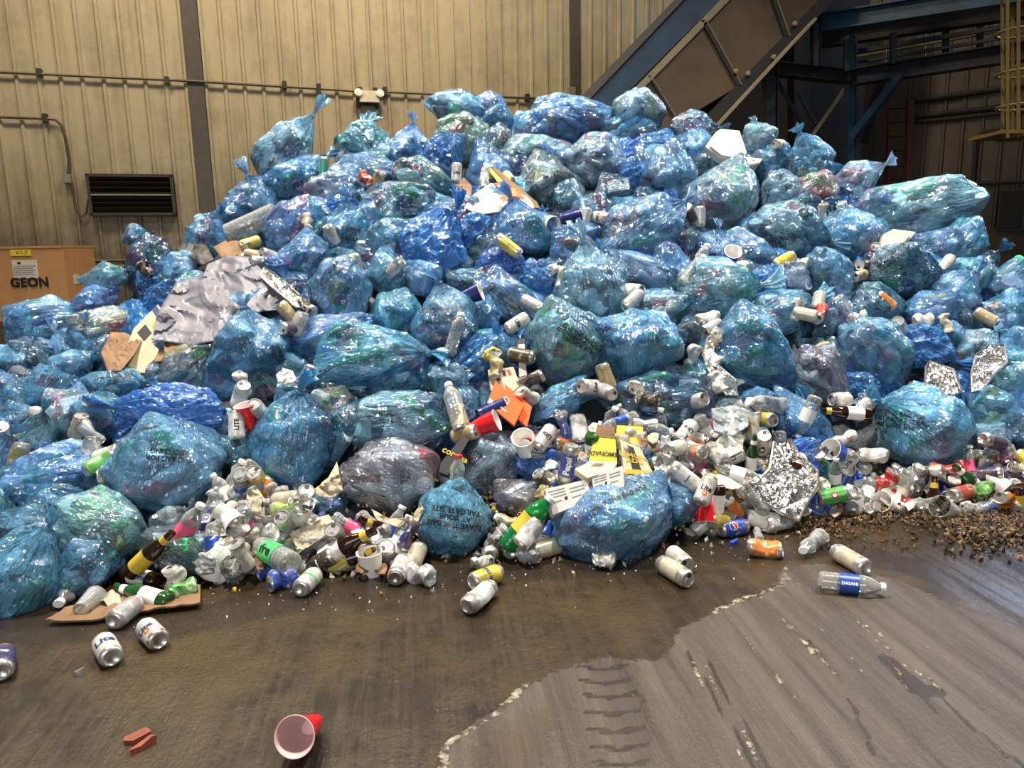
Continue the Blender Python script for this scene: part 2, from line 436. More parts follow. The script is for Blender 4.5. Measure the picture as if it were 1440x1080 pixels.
# low concrete push wall on the right
mb = MB()
def wall_slab(mb, P, D, N, t0, t1, z0, z1, th, mat, o=0.0):
    M = Matrix(((D.x, N.x, 0, P.x), (D.y, N.y, 0, P.y), (0, 0, 1, 0), (0, 0, 0, 1)))
    return mb.box((t0, o, z0), (t1, o + th, z1), mat, M)
plain('push_wall', (0.075, 0.048, 0.020), 0.7, var=0.3, scale=2)
wall_slab(mb, RC, RD, RN, 0, 16, 0, 1.32, 0.12, 'push_wall')
structure(mb.build('trim_1'), 'low brown concrete curb wall under the shaded sheeting')

# high translucent daylight panel on the right wall, mirrored in the wet floor
mb = MB()
m_, t_, out_ = nt('skylight_glow'); g_ = G(t_)
g_.link(g_.n('ShaderNodeEmission', {0: (0.62, 0.74, 1.0, 1), 1: 15.0}).outputs[0], out_.inputs[0])
wall_slab(mb, RC, RD, RN, 3.6, 11.0, 5.75, 7.9, 0.05, 'skylight_glow', 0.03)
structure(mb.build('window_1'), 'daylight panel high on the right wall')

# ---------------------------------------------------------------- floor
def seg_dist(px, py, a, b):
    ax, ay = a; bx, by = b; dx, dy = bx - ax, by - ay
    t = np.clip(((px - ax) * dx + (py - ay) * dy) / (dx * dx + dy * dy + 1e-9), 0, 1)
    return np.hypot(px - ax - t * dx, py - ay - t * dy)
def poly_sd(px, py, poly):
    d = np.full(px.shape, 1e9); ins = np.zeros(px.shape, bool); n = len(poly)
    for i in range(n):
        a, b = poly[i], poly[(i + 1) % n]
        d = np.minimum(d, seg_dist(px, py, a, b))
        c = ((a[1] > py) != (b[1] > py))
        xi = (b[0] - a[0]) * (py - a[1]) / (b[1] - a[1] + 1e-12) + a[0]
        ins ^= c & (px < xi)
    return np.where(ins, -d, d)
def fl(pts): return [tuple(floor_pt(u, v)[:2]) for u, v in pts]
XS = np.arange(-2.6, 3.9, 0.016); YS = np.arange(1.1, 4.6, 0.016)
gx, gy = np.meshgrid(XS, YS)
# the scraped lighter slab; everything outside it is under dark liquid
LIGHT = fl([(622, 1130), (625, 1050), (700, 1000), (735, 965), (800, 935), (860, 925), (930, 930), (965, 880), (1030, 850), (1090, 830), (1105, 795), (1150, 792), (1200, 800), (1262, 815), (1330, 845), (1440, 885), (1560, 940), (1700, 1200), (900, 1400)])
sd = poly_sd(gx, gy, LIGHT)
wet = np.clip(0.5 + sd / 0.10, 0, 1)
dark = np.zeros_like(wet)
def band(arr, pts, wdt, amt=1.0, soft=0.5):
    P = fl(pts)
    for i in range(len(P) - 1):
        d = seg_dist(gx, gy, P[i], P[i + 1])
        arr[:] = np.maximum(arr, amt * np.clip(1.0 - (d - wdt * soft) / (wdt * (1 - soft) + 1e-6), 0, 1))
# liquid near the foot of the heap
band(dark, [(-100, 890), (250, 875), (420, 840), (600, 815), (760, 800), (900, 790)], 0.16, 0.75)
band(dark, [(1000, 780), (1150, 770), (1300, 800), (1440, 850)], 0.14, 0.7)
# tyre tread marks
for i, v in enumerate((940, 960, 980, 1003, 1028, 1052, 1075)):
    x0 = 815 + 4 * i; x1 = 880 + 5 * i
    band(dark, [(x0, v - 3), ((x0 + x1) / 2, v + 2), (x1, v - 4)], 0.015, 0.95)
band(dark, [(885, 925), (905, 980), (915, 1040)], 0.02, 0.5)
# scrape lines
for pts, wdt in (([(1310, 965), (1370, 1025), (1440, 1080)], 0.010), ([(1140, 900), (1180, 950)], 0.008), ([(1195, 985), (1230, 1060)], 0.008),
                 ([(965, 915), (1010, 990), (1062, 1080)], 0.008), ([(985, 915), (1030, 990), (1085, 1085)], 0.008), ([(1262, 955), (1300, 985), (1330, 1010)], 0.008)):
    band(dark, pts, wdt * 1.3, 0.9)
band(dark, [(1245, 925), (1270, 950), (1300, 975), (1318, 972)], 0.030, 1.0)
band(dark, [(1255, 935), (1290, 965)], 0.035, 1.0)
rim = np.zeros_like(wet)
band(rim, [(622, 1100), (628, 1048), (700, 1002), (738, 965)], 0.020, 0.64)
band(rim, [(1000, 862), (1060, 835), (1100, 825), (1105, 798)], 0.020, 0.60)
for pts, wdt in (([(960, 910), (1000, 985), (1048, 1080)], 0.006), ([(1105, 810), (1170, 850), (1260, 905)], 0.005), ([(1290, 900), (1370, 955), (1440, 990)], 0.005), ([(1150, 880), (1215, 945)], 0.006), ([(1070, 840), (1110, 880), (1150, 920), (1180, 955)], 0.014), ([(1022, 860), (1080, 940), (1140, 1005)], 0.006), ([(1200, 865), (1260, 925), (1325, 970)], 0.010),
                 ([(1250, 925), (1280, 972), (1320, 985)], 0.008), ([(975, 912), (1020, 990), (1072, 1080)], 0.008)):
    band(rim, pts, wdt * 1.2, 0.52)
film = np.clip(0.5 - poly_sd(gx, gy, fl([(1300, 790), (1345, 768), (1500, 775), (1600, 850), (1600, 960), (1440, 890), (1400, 872), (1310, 838)])) / 0.12, 0, 1)
film = np.maximum(film, 0.62 * np.clip(0.5 - poly_sd(gx, gy, fl([(630, 1120), (640, 1045), (720, 1000), (800, 970), (790, 1100)])) / 0.15, 0, 1))
nx, ny = len(XS), len(YS)
vs = np.stack([gx.ravel(), gy.ravel(), np.zeros(gx.size)], 1)
idx = np.arange(nx * ny).reshape(ny, nx)
fs = np.stack([idx[:-1, :-1].ravel(), idx[:-1, 1:].ravel(), idx[1:, 1:].ravel(), idx[1:, :-1].ravel()], 1).tolist()
vs = vs.tolist()
x0, x1, y0, y1 = XS[0], XS[-1], YS[0], YS[-1]
o = len(vs)
vs += [(-17, -9, 0), (19, -9, 0), (19, 20, 0), (-17, 20, 0), (x0, y0, 0), (x1, y0, 0), (x1, y1, 0), (x0, y1, 0)]
fs += [(o, o + 1, o + 5, o + 4), (o + 1, o + 2, o + 6, o + 5), (o + 2, o + 3, o + 7, o + 6), (o + 3, o, o + 4, o + 7)]
me = bpy.data.meshes.new('floor'); me.from_pydata(vs, [], fs); me.materials.append(MATS['wet_concrete'])
def attr(name, arr, rest):
    a = me.attributes.new(name, 'FLOAT', 'POINT'); a.data.foreach_set('value', np.concatenate([arr.ravel(), np.full(8, rest)]).astype(np.float32))
attr('wet', wet, 1.0); attr('slick', dark, 0.0); attr('residue', rim, 0.0); attr('film', film, 0.0)
fo = new('floor', me); structure(fo, 'wet scraped concrete floor')

# ---------------------------------------------------------------- wall fittings
def wall_post(name, u, v, width, label):
    p = wall_hit(u, v); t = wall_t(p); mb = MB()
    wall_slab(mb, WP, WD, WN, t - width / 2, t + width / 2, 0, HALL_H, 0.05, 'post_paint')
    o = mb.build(name); structure(o, label); return o
wall_post('trim_2', 283, 200, 0.245, 'grey-brown steel post in the left wall')
wall_post('trim_3', 807.5, 60, 0.20, 'grey-brown steel post in the wall by the conveyor')

def conduit(name, pts, r, label, group=None, P=WP, N=WN, off=0.075, mat='conduit_metal', brackets=(), mid=None):
    W = [wall_hit(u, v, P, N, off) for u, v in pts]
    mb = MB(); mb.tube(W, r, 8, mat); o = mb.build(name, smooth=True)
    tag(o, label, 'pipe', group)
    for (u, v, h) in brackets:
        p = wall_hit(u, v, P, N, 0.04); b = MB()
        D = WD if N is WN else RD
        M = Matrix(((D.x, N.x, 0, p.x), (D.y, N.y, 0, p.y), (0, 0, 1, p.z), (0, 0, 0, 1)))
        b.box((-0.035, -0.04, -h), (0.035, 0.07, 0.07), 'bracket_dark', M)
        k = b.build('bracket'); k.parent = o
    return o
conduit('conduit', [(-80, 98), (0, 101.5), (250, 113), (480, 126.5), (506, 129), (512, 134)], 0.022, 'long thin conduit crossing the tan wall left of the emergency light',
        brackets=((56, 104, .04), (235, 115, .04), (400, 121, .05), (448, 124.5, .14), (506, 129, .2)))
conduit('conduit', [(525, 130), (540, 129), (640, 134), (770, 139), (800, 140)], 0.022, 'thin conduit on the tan wall right of the emergency light',
        brackets=((527, 130, .18), (541, 129, .06), (646, 134, .04), (741, 138, .05)))
conduit('conduit', [(-60, 163), (0, 164.5), (62, 166.5), (78, 168), (87, 177), (92, 195), (97, 225), (96, 248)], 0.022, 'conduit bending down from the left edge to the small junction box',
        brackets=((64, 167, .06),))
conduit('conduit', [(101, 256), (103, 275), (107, 295), (115, 305), (121, 300), (124, 280)], 0.016, 'drooping cable from the junction box to the louvered vent')
for i, v in enumerate((367, 376)):
    conduit('conduit', [(70, v + 1.2), (110, v + .5), (196, v - 1.5)], 0.028 if i == 0 else 0.04, 'upper of two pipes low on the wall behind the carton box' if i == 0 else 'lower thicker pipe low on the wall behind the carton box')
def wall_frame(p, D=WD, N=WN):
    return Matrix(((D.x, N.x, 0, p.x), (D.y, N.y, 0, p.y), (0, 0, 1, p.z), (0, 0, 0, 1)))
p = wall_hit(96.5, 252); mb = MB(); mb.box((-0.055, 0, -0.07), (0.055, 0.1, 0.07), 'box_grey', wall_frame(p)); o = mb.build('junction_box'); tag(o, 'small square grey junction box beside the black louvered vent', 'junction box')
mb = MB(); mb.box((-0.045, 0.1, -0.06), (0.045, 0.112, 0.06), 'box_grey', wall_frame(p)); mb.build('cover', o)
p = wall_hit(801, 131); mb = MB(); mb.box((-0.07, 0.05, -0.09), (0.06, 0.15, 0.09), 'box_grey', wall_frame(p)); o = mb.build('junction_box'); tag(o, 'small grey junction box on the post left of the conveyor', 'junction box')
# louvered vent
a = wall_hit(122, 245, off=0.03); b = wall_hit(249, 303, off=0.03); t0, t1 = wall_t(a), wall_t(b); zt, zb = a.z, b.z
vent = empty('louvered_vent', WP + WD * ((t0 + t1) / 2)); vent.location.z = zb; tag(vent, 'black louvered exhaust vent in the tan wall above the carton box', 'vent')
def vb(mb, ta, tb, z0, z1, o0, o1, mat): return wall_slab(mb, WP, WD, WN, ta, tb, z0, z1, o1 - o0, mat, o0)
mb = MB(); fw = 0.045
vb(mb, t0, t1, zt - fw, zt, 0.0, 0.16, 'louver_frame'); vb(mb, t0, t1, zb, zb + fw, 0, 0.16, 'louver_frame')
vb(mb, t0, t0 + fw, zb, zt, 0, 0.16, 'louver_frame'); vb(mb, t1 - fw, t1, zb, zt, 0, 0.16, 'louver_frame')
vi = vent.matrix_world.inverted(); vl = Matrix.Translation(-vent.location)
def under(o, root):
    o.parent = root; o.matrix_parent_inverse = Matrix.Translation(-root.location) if root.type == 'EMPTY' else root.matrix_world.inverted(); return o
under(mb.build('vent_frame'), vent)
mb = MB(); vb(mb, t0 + fw, t1 - fw, zb + fw, zt - fw, 0.034, 0.042, 'machine_black'); under(mb.build('back_plate'), vent)
n = 7
for i in range(n):
    z = zb + fw + (zt - zb - 2 * fw) * (i + 0.5) / n; mb = MB()
    M = Matrix.Translation((0, 0, 0)); c = WP + WD * ((t0 + t1) / 2) + WN * 0.10; hh = (t1 - t0) / 2 - fw
    M = Matrix(((WD.x, WN.x, 0, c.x), (WD.y, WN.y, 0, c.y), (0, 0, 1, z), (0, 0, 0, 1))) @ Matrix.Rotation(R(50), 4, 'X')
    mb.box((-hh, -0.055, -0.004), (hh, 0.055, 0.004), 'louver_dark', M); under(mb.build('blade'), vent)
mb = MB(); vb(mb, t0 + fw, t1 - fw, (zt + zb) / 2 - 0.012, (zt + zb) / 2 + 0.012, 0.12, 0.15, 'box_grey'); under(mb.build('link_bar'), vent)
# emergency light
p = wall_hit(518, 138, off=0.04); el = empty('emergency_light', p); tag(el, 'cream twin-head emergency light mounted on the tan wall under the conduit', 'emergency light')
M = wall_frame(p); mb = MB(); mb.box((-0.17, 0.04, -0.09), (0.17, 0.15, 0.10), 'cream_plastic', M); under(mb.build('housing'), el)
for s in (-1, 1):
    mb = MB(); mb.lathe([(0.03, -0.07), (0.055, -0.05), (0.07, 0.0), (0.07, 0.04)], 16, 'cream_plastic', M @ Matrix.Translation((s * 0.19, 0.13, 0.05)) @ Matrix.Rotation(R(-70), 4, 'X'), cap0=True, cap1=True)
    h = under(mb.build('lamp_head', smooth=True), el)
    mb = MB(); mb.lathe([(0.058, 0.042), (0.04, 0.052), (0.001, 0.056)], 16, 'lamp_lens', M @ Matrix.Translation((s * 0.19, 0.13, 0.05)) @ Matrix.Rotation(R(-70), 4, 'X'))
    k = mb.build('lens', smooth=True); k.parent = h
mb = MB(); mb.box((-0.20, -0.02, -0.17), (-0.15, 0.04, 0.12), 'bracket_dark', M); mb.box((0.12, -0.02, -0.17), (0.17, 0.04, 0.12), 'bracket_dark', M); mb.box((-0.2, 0.0, -0.13), (0.17, 0.05, -0.09), 'bracket_dark', M); under(mb.build('mounting_bracket'), el)

# ---------------------------------------------------------------- shipping carton on its pallet
cb = floor_pt(47, 474); by = 10.9
A = at_y(-40, 452, by); B = at_y(97, 452, by)
th = math.atan2(0.10, 1.0)
zt = at_y(50, 347, by).z; zb0 = at_y(50, 451, by).z
wid = (B - A).length; dep = 0.9
Mb = Matrix.Translation((A.x, by, 0)) @ Matrix.Rotation(R(3), 4, 'Z')
mb = MB(); mb.box((0, 0, zb0), (wid, dep, zt), 'cardboard', Mb)
box = mb.build('shipping_carton'); tag(box, 'large brown printed shipping carton on a dark pallet by the left wall', 'carton')
mb = MB(); mb.box((-0.006, -0.012, zt - 0.02), (wid + 0.006, dep + 0.01, zt + 0.012), 'cardboard', Mb); mb.build('lid', box)
def on_front(u, v, off=-0.014):
    d = ray(u, v); Mi = Mb.inverted(); o_ = Mi @ CO; dd = Mi.to_3x3() @ d
    t = (off - o_.y) / dd.y; return o_ + dd * t
def front_text(body, u, v, hpx, mat, name, bold=0.0, space=1.0, root=box, parent=None):
    c = on_front(u, v); c2 = on_front(u, v - hpx); size = (c2.z - c.z) / 0.7
    vs_, fs_ = text_mesh_data(body, size, bold=bold * size, space=space)
    mb = MB(); mb.add([(c.x + p.x, c.y, c.z + p.y) for p in vs_], fs_, mat, Mb); k = mb.build(name, root); return k
front_text('GEON', 41.5, 397.5, 12.5, 'ink_black', 'printed_name', 0.045, 1.08)
def front_rect(u0, v0, u1, v1, mat, name, off=-0.014, parent=box):
    a = on_front(u0, v0, off); b = on_front(u1, v1, off); mb = MB(); mb.box((a.x, off, b.z), (b.x, off + 0.003, a.z), mat, Mb); return mb.build(name, parent)
sh = front_rect(16, 366, 55, 391, 'paper_white', 'shipping_label')
front_rect(24, 368.5, 29, 371.5, 'ink_black', 'printed_mark', -0.016, sh)
for k, v in enumerate((374, 377, 380, 383, 386)):
    front_rect(19, v, 50 - 3 * (k % 2), v + 0.7, 'ink_grey', 'printed_line', -0.0155, sh)
tp = front_rect(14, 351.5, 44, 359.5, 'tape_yellow', 'yellow_tape')
front_text('KY-T', 31, 355.7, 5, 'ink_black', 'handwriting', 0.01, 1.1, tp)
mb = MB(); mb.box((wid + 0.001, 0.2, (zt + zb0) / 2 - 0.02), (wid + 0.008, 0.34, (zt + zb0) / 2 + 0.12), 'paper_white', Mb); mb.build('side_label', box)
mb = MB()
for y_ in (0.0, 0.4, 0.8): mb.box((0, y_, 0.0), (wid, y_ + 0.1, max(zb0 - 0.02, 0.06)), 'pallet_wood', Mb)
mb.box((0, 0, zb0 - 0.02), (wid, dep, zb0), 'pallet_wood', Mb)
pl = mb.build('pallet'); tag(pl, 'dark pallet under the large shipping carton', 'pallet')

# ---------------------------------------------------------------- inclined conveyor
def slab_px(mb, pts, y, th, mat):
    F_ = [at_y(u, v, y) for u, v in pts]; B_ = [p + Vector((0, th, 0)) for p in F_]; n = len(pts)
    # order so the front faces the camera
    vs_ = F_ + B_; fs_ = [tuple(range(n)), tuple(range(2 * n - 1, n - 1, -1))] + [(i, n + i, n + (i + 1) % n, (i + 1) % n) for i in range(n)]
    return mb.add(vs_, fs_, mat)
CY = 10.4
conv = empty('conveyor', (at_y(1000, 160, CY).x, CY, 0)); tag(conv, 'inclined blue conveyor with tan side guards rising behind the heap', 'conveyor')
mb = MB(); slab_px(mb, [(770, 205), (700, 275), (736, 275), (853, 158), (1013, 0), (1090, -76), (1032, -76), (955, 0)], CY, 0.10, 'beam_blue'); under(mb.build('side_beam'), conv)
mb = MB(); slab_px(mb, [(690, 268), (700, 276), (958, 3), (1034, -76), (1022, -76), (950, -2)], CY - 0.06, 0.30, 'post_paint'); under(mb.build('top_flange'), conv)
mb = MB(); slab_px(mb, [(740, 280), (752, 280), (1026, 0), (1100, -76), (1090, -76), (1013, 0)], CY - 0.05, 0.06, 'guard_edge'); under(mb.build('edge_strip'), conv)
def lin(a, b, t): return (a[0] + (b[0] - a[0]) * t, a[1] + (b[1] - a[1]) * t)
U0, U1 = (752, 282), (1102, -76); L0, L1 = (895, 262), (1236, -86)
cuts = [(0.0, 0.0), (0.478, 0.272), (0.648, 0.402), (0.80, 0.58), (0.985, 0.955)]
# dividers seen in the photograph: (913,104)-(949,167), (987,27)-(1038,120), then the steep pair at (1080,0)
D_ = [((752, 282), (820, 330)), ((913, 104), (951, 200)), ((987, 27), (1042, 113)), ((1082, -40), (1078, 78)), ((1098, -70), (1236, -86))]
D_ = [((752, 282), (880, 282)), ((913, 106), (953, 172)), ((989, 28), (1040, 120)), ((1073, -47), (1107, 50)), ((1105, -78), (1190, -40))]
for i in range(4):
    a, b = D_[i], D_[i + 1]
    mb = MB(); slab_px(mb, [a[0], a[1], b[1], b[0]], CY, 0.02, 'guard_panel'); under(mb.build('guard_panel'), conv)
for i in (1, 2, 3):
    a = D_[i]; wd = 2.0 if i == 1 else 3.4
    mb = MB(); slab_px(mb, [(a[0][0] - wd, a[0][1]), (a[1][0] - wd, a[1][1]), (a[1][0] + wd, a[1][1]), (a[0][0] + wd, a[0][1])], CY - 0.05, 0.05, 'machine_black')
    slab_px(mb, [(a[0][0] + wd, a[0][1]), (a[1][0] + wd, a[1][1]), (a[1][0] + wd + 1.2, a[1][1]), (a[0][0] + wd + 1.2, a[0][1])], CY - 0.055, 0.05, 'guard_edge')
    under(mb.build('guard_divider'), conv)
mb = MB(); slab_px(mb, [(870, 286), (893, 300), (1165, 8), (1250, -80), (1235, -86), (1151, 0), (996, 160)], CY - 0.04, 0.5, 'machine_black'); under(mb.build('lower_frame'), conv)
mb = MB(); slab_px(mb, [(893, 300), (897, 302), (1120, 58), (1150, 26), (1147, 24), (1117, 55)], CY - 0.30, 0.08, 'guard_edge'); under(mb.build('lower_rail'), conv)
mb = MB(); slab_px(mb, [(700, 275), (870, 290), (1240, -86), (1040, -76)], CY + 1.2, 0.1, 'beam_dark'); under(mb.build('far_side'), conv)
mb = MB()
a0, a1 = at_y(745, 292, CY + .1), at_y(1095, -70, CY + .1); b0, b1 = a0 + Vector((0, 1.1, 0)), a1 + Vector((0, 1.1, 0))
mb.add([a0, a1, b1, b0], [(0, 1, 2, 3)], 'machine_black'); mb.add([a0 - Vector((0, 0, .03)), a1 - Vector((0, 0, .03)), b1 - Vector((0, 0, .03)), b0 - Vector((0, 0, .03))], [(3, 2, 1, 0)], 'machine_black'); under(mb.build('belt'), conv)
# small white bolts and hinges on the guard
for (u, v) in ((1118, 33), (1035, 100), (1052, 103), (1088, 80)):
    mb = MB(); q = at_y(u, v, CY - 0.08); mb.lathe([(0.001, -0.02), (0.03, -0.015), (0.03, 0.04)], 8, 'guard_edge', Matrix.Translation(q) @ Matrix.Rotation(R(-90), 4, 'X')); under(mb.build('bolt'), conv)

# ---------------------------------------------------------------- blue steel platform
plat = empty('steel_platform', (at_y(1195, 200, 11.6).x, 11.6, 0)); tag(plat, 'dark blue steel platform of beams, posts and braces right of the conveyor', 'platform')
def beam_px(name, a, b, ya, yb, hpx, mat, depth=0.2, root=plat, sec='I'):
    p, q = at_y(a[0], a[1], ya), at_y(b[0], b[1], yb)
    h = hpx * depth_of((p + q) / 2) / F; mb = MB()
    vertical = abs((q - p).normalized().z) > 0.9
    if vertical: mb.bar(p, q, depth, h, mat, up=(1, 0, 0), section=sec)
    else: mb.bar(p, q, depth, h, mat, section=sec)
    return under(mb.build(name), root)
beam_px('deck_beam', (1150, 34), (1480, -18), 10.9, 8.8, 26, 'beam_blue')
beam_px('deck_beam', (1150, 58), (1480, 8), 12.0, 10.0, 20, 'machine_black')
beam_px('lower_beam', (1204, 108), (1480, 66), 11.3, 9.4, 24, 'beam_dark')
beam_px('cross_beam', (1088, 97), (1206, 110), 11.0, 11.4, 17, 'machine_black')
beam_px('column', (1083, 330), (1083, 62), 11.0, 11.0, 17, 'beam_dark')
beam_px('column', (1196, 330), (1196, 50), 11.4, 11.4, 12, 'beam_blue', 0.16)
beam_px('column', (1110, 300), (1110, -60), 13.2, 13.2, 14, 'machine_black')
beam_px('column', (1147, 92), (1147, -60), 10.8, 10.8, 11, 'beam_dark', 0.12)
beam_px('column', (1094, 90), (1094, -60), 11.8, 11.8, 16, 'machine_black', 0.3)
beam_px('knee_brace', (1199, 192), (1268, 104), 11.2, 10.7, 10, 'beam_blue', 0.1, sec='box')
beam_px('knee_brace', (1213, 200), (1240, 112), 12.6, 12.2, 10, 'beam_dark', 0.1, sec='box')
beam_px('cross_brace', (1100, 250), (1190, 122), 11.5, 11.7, 3.6, 'guard_edge', 0.05, sec='box')
beam_px('cross_brace', (1093, 115), (1150, 210), 11.6, 11.7, 4.5, 'beam_dark', 0.05, sec='box')
beam_px('cross_brace', (1122, 130), (1180, 230), 12.6, 12.7, 4.5, 'machine_black', 0.05, sec='box')
beam_px('handrail', (1190, 75), (1480, 26), 11.6, 9.8, 6, 'beam_dark', 0.06, sec='box')
beam_px('handrail', (1190, 90), (1480, 42), 11.6, 9.8, 4, 'beam_dark', 0.05, sec='box')
for (u, v0, v1) in ((1190, 100, 56), (1256, 90, 46), (1378, 72, 22), (1330, 80, 40)):
    beam_px('rail_post', (u, v0), (u, v1), 10.8, 10.8, 7, 'beam_dark', 0.06, sec='box')
yr = empty('yellow_handrail', (at_y(1320, 40, 12.2).x, 12.2, 0)); tag(yr, 'thin yellow pipe handrail behind the blue deck beams', 'handrail')
for a, b in (((1205, 62), (1480, 8)), ((1205, 80), (1480, 30))):
    mb = MB(); mb.tube([at_y(*a, 12.6), at_y(*b, 10.8)], 0.022, 8, 'rail_yellow'); under(mb.build('rail'), yr)
for u in (1245, 1300, 1398):
    mb = MB(); mb.tube([at_y(u, 100, 12.2), at_y(u, 52 - (u - 1245) * .19, 12.2)], 0.02, 8, 'rail_yellow'); under(mb.build('post'), yr)
# dark machine block added for the shade in the bay under the platform
mb = MB(); q0 = at_y(1012, 300, 13.6); q1 = at_y(1226, -30, 13.6); mb.box((q0.x, 13.6, 0), (q1.x, 15.0, q1.z), 'machine_black'); mb.box((q0.x + 1.3, 13.4, 0), (q0.x + 1.9, 13.6, 1.6), 'beam_dark')
o = mb.build('bay_shade_block'); tag(o, 'black machine block standing in for the shade under the blue platform', 'backdrop')
# red ladder
ld = empty('ladder', (at_y(1270, 250, 12.2).x, 12.2, 0)); tag(ld, 'dark red steel ladder against the shaded right wall', 'ladder')
for (u, dy) in ((1279, 0.0), (1252, 0.35)):
    mb = MB(); mb.bar(at_y(u - 4, 330, 12.2 + dy), at_y(u + 1, 141, 12.2 + dy), 0.07, 0.09, 'ladder_red', up=(1, 0, 0)); under(mb.build('side_rail'), ld)
for i in range(9):
    v = 152 + i * 20; mb = MB(); mb.tube([at_y(1251, v, 12.55), at_y(1278, v, 12.2)], 0.018, 6, 'ladder_red'); under(mb.build('rung'), ld)
# yellow caged ladder at the right edge
cg = empty('caged_ladder', (at_y(1425, 190, 8.6).x, 8.6, 1.4)); tag(cg, 'yellow caged ladder hanging at the right edge of the platform', 'ladder')
for i, (u, dy) in enumerate(((1410, 0.3), (1417, 0.0), (1424, 0.5), (1432, 0.05), (1446, 0.2), (1462, 0.4))):
    mb = MB(); mb.bar(at_y(u, 194, 8.6 + dy), at_y(u + (u - 1425) * .05, -60, 8.6 + dy), 0.012, 0.035, 'rail_yellow', up=(1, 0, 0)); under(mb.build('upright'), cg)
for v in (-20, 45, 103, 150, 192):
    mb = MB(); c = at_y(1436, v, 8.85); pts = [c + Vector((0.24 * math.cos(a), 0.26 * math.sin(a), 0)) for a in [2 * math.pi * k / 20 for k in range(21)]]
    mb.tube(pts, 0.016 if v < 190 else 0.028, 6, 'rail_yellow'); under(mb.build('hoop'), cg)
mb = MB(); c = at_y(1428, 190, 8.9); mb.box((c.x - .36, c.y - .3, c.z - .02), (c.x + .4, c.y + .3, c.z + .02), 'rail_yellow'); under(mb.build('foot_plate'), cg)
# fittings on the right wall
def rconduit(pts, r, label):
    W = [wall_hit(u, v, RC, RN, 0.08) for u, v in pts]; mb = MB(); mb.tube(W, r, 8, 'bracket_dark'); o = mb.build('conduit', smooth=True); tag(o, label, 'pipe')
rconduit([(1283, 142), (1440, 120), (1500, 112)], 0.05, 'uppermost dark pipe on the shaded right wall')
rconduit([(1283, 164), (1440, 147), (1500, 141)], 0.045, 'second dark pipe on the shaded right wall above the red ladder')
rconduit([(1283, 172), (1440, 156), (1500, 150)], 0.03, 'thin dark pipe just under the second pipe on the right wall')
rconduit([(1330, 260), (1440, 255), (1500, 253)], 0.03, 'long low thin pipe on the right wall above the concrete curb')
rconduit([(1440, 184), (1395, 184), (1380, 187), (1372, 200), (1368, 260), (1366, 320)], 0.035, 'curved conduit dropping down the right wall')
p = wall_hit(1424, 296, RC, RN, 0.0); mb = MB(); mb.box((-0.2, 0.03, -0.36), (0.2, 0.2, 0.36), 'beam_dark', wall_frame(p, RD, RN)); o = mb.build('electrical_box'); tag(o, 'dark electrical box on the right wall above the heap', 'electrical box')
mb = MB(); mb.box((-0.17, 0.2, -0.33), (0.17, 0.215, 0.33), 'machine_black', wall_frame(p, RD, RN)); mb.build('door', o)
# ================================================================ the heap
BASE = [(-400, 960), (-200, 930), (0, 882), (150, 848), (300, 818), (500, 790), (700, 775), (900, 772), (1050, 742), (1200, 712), (1300, 698), (1440, 712), (1700, 790)]
SIL = [(-400, 520), (-200, 480), (0, 465), (60, 440), (130, 400), (200, 350), (290, 300), (370, 240), (450, 200), (600, 165), (700, 160), (850, 160), (950, 170), (1040, 195), (1120, 215), (1240, 262), (1340, 300), (1400, 375), (1440, 400), (1700, 480)]
DCR = [(-400, 4.4), (-200, 4.6), (0, 5.0), (200, 5.2), (400, 5.4), (720, 5.6), (1000, 5.6), (1300, 5.5), (1440, 5.2), (1700, 4.9)]
bz = []
for u, v in BASE:
    p = floor_pt(u, v); bz.append((math.atan2(p.x, p.y), math.hypot(p.x, p.y)))
sz = []
for u, v in SIL:
    d = ray(u, v); sz.append((math.atan2(d.x, d.y), d.z / math.hypot(d.x, d.y)))
dz = []
for u, dd in DCR:
    d = ray(u, 350); dz.append((math.atan2(d.x, d.y), dd))
def itp(tab, x): return float(np.interp(x, [a for a, _ in tab], [b for _, b in tab]))
def mound(x, y):
    az = math.atan2(x, y); d = math.hypot(x, y)
    d0, dc, te = itp(bz, az), itp(dz, az), itp(sz, az)
    hc = CAMH + dc * te - 0.10
    if d <= d0: return 0.0
    if d <= dc:
        s = (d - d0) / (dc - d0)
        return hc * s ** 0.86
    return hc * max(0.0, 1 - ((d - dc) / 2.0) ** 1.6)
def on_mound(u, v, lift=0.0):
    d = ray(u, v); az = math.atan2(d.x, d.y); dc = itp(dz, az); hl = math.hypot(d.x, d.y)
    t = 1.2
    while t * hl < dc:
        p = CO + d * t
        if p.z <= mound(p.x, p.y) + lift: return p
        t += 0.02
    return CO + d * (dc / hl)
# packed refuse inside the heap
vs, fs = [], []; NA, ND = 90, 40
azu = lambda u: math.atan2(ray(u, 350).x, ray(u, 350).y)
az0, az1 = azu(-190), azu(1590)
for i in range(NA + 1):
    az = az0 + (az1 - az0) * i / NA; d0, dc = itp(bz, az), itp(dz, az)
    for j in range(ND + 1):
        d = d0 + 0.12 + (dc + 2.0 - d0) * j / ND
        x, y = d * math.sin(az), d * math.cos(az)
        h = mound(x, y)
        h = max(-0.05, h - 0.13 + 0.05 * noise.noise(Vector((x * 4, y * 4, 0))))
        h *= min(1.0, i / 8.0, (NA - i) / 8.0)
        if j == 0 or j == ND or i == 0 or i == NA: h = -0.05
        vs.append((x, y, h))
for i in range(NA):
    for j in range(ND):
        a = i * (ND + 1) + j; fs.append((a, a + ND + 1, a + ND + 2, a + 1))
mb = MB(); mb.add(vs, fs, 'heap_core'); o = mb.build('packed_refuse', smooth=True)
tag(o, 'dark packed refuse filling the inside of the blue bag heap', 'refuse', kind='stuff')

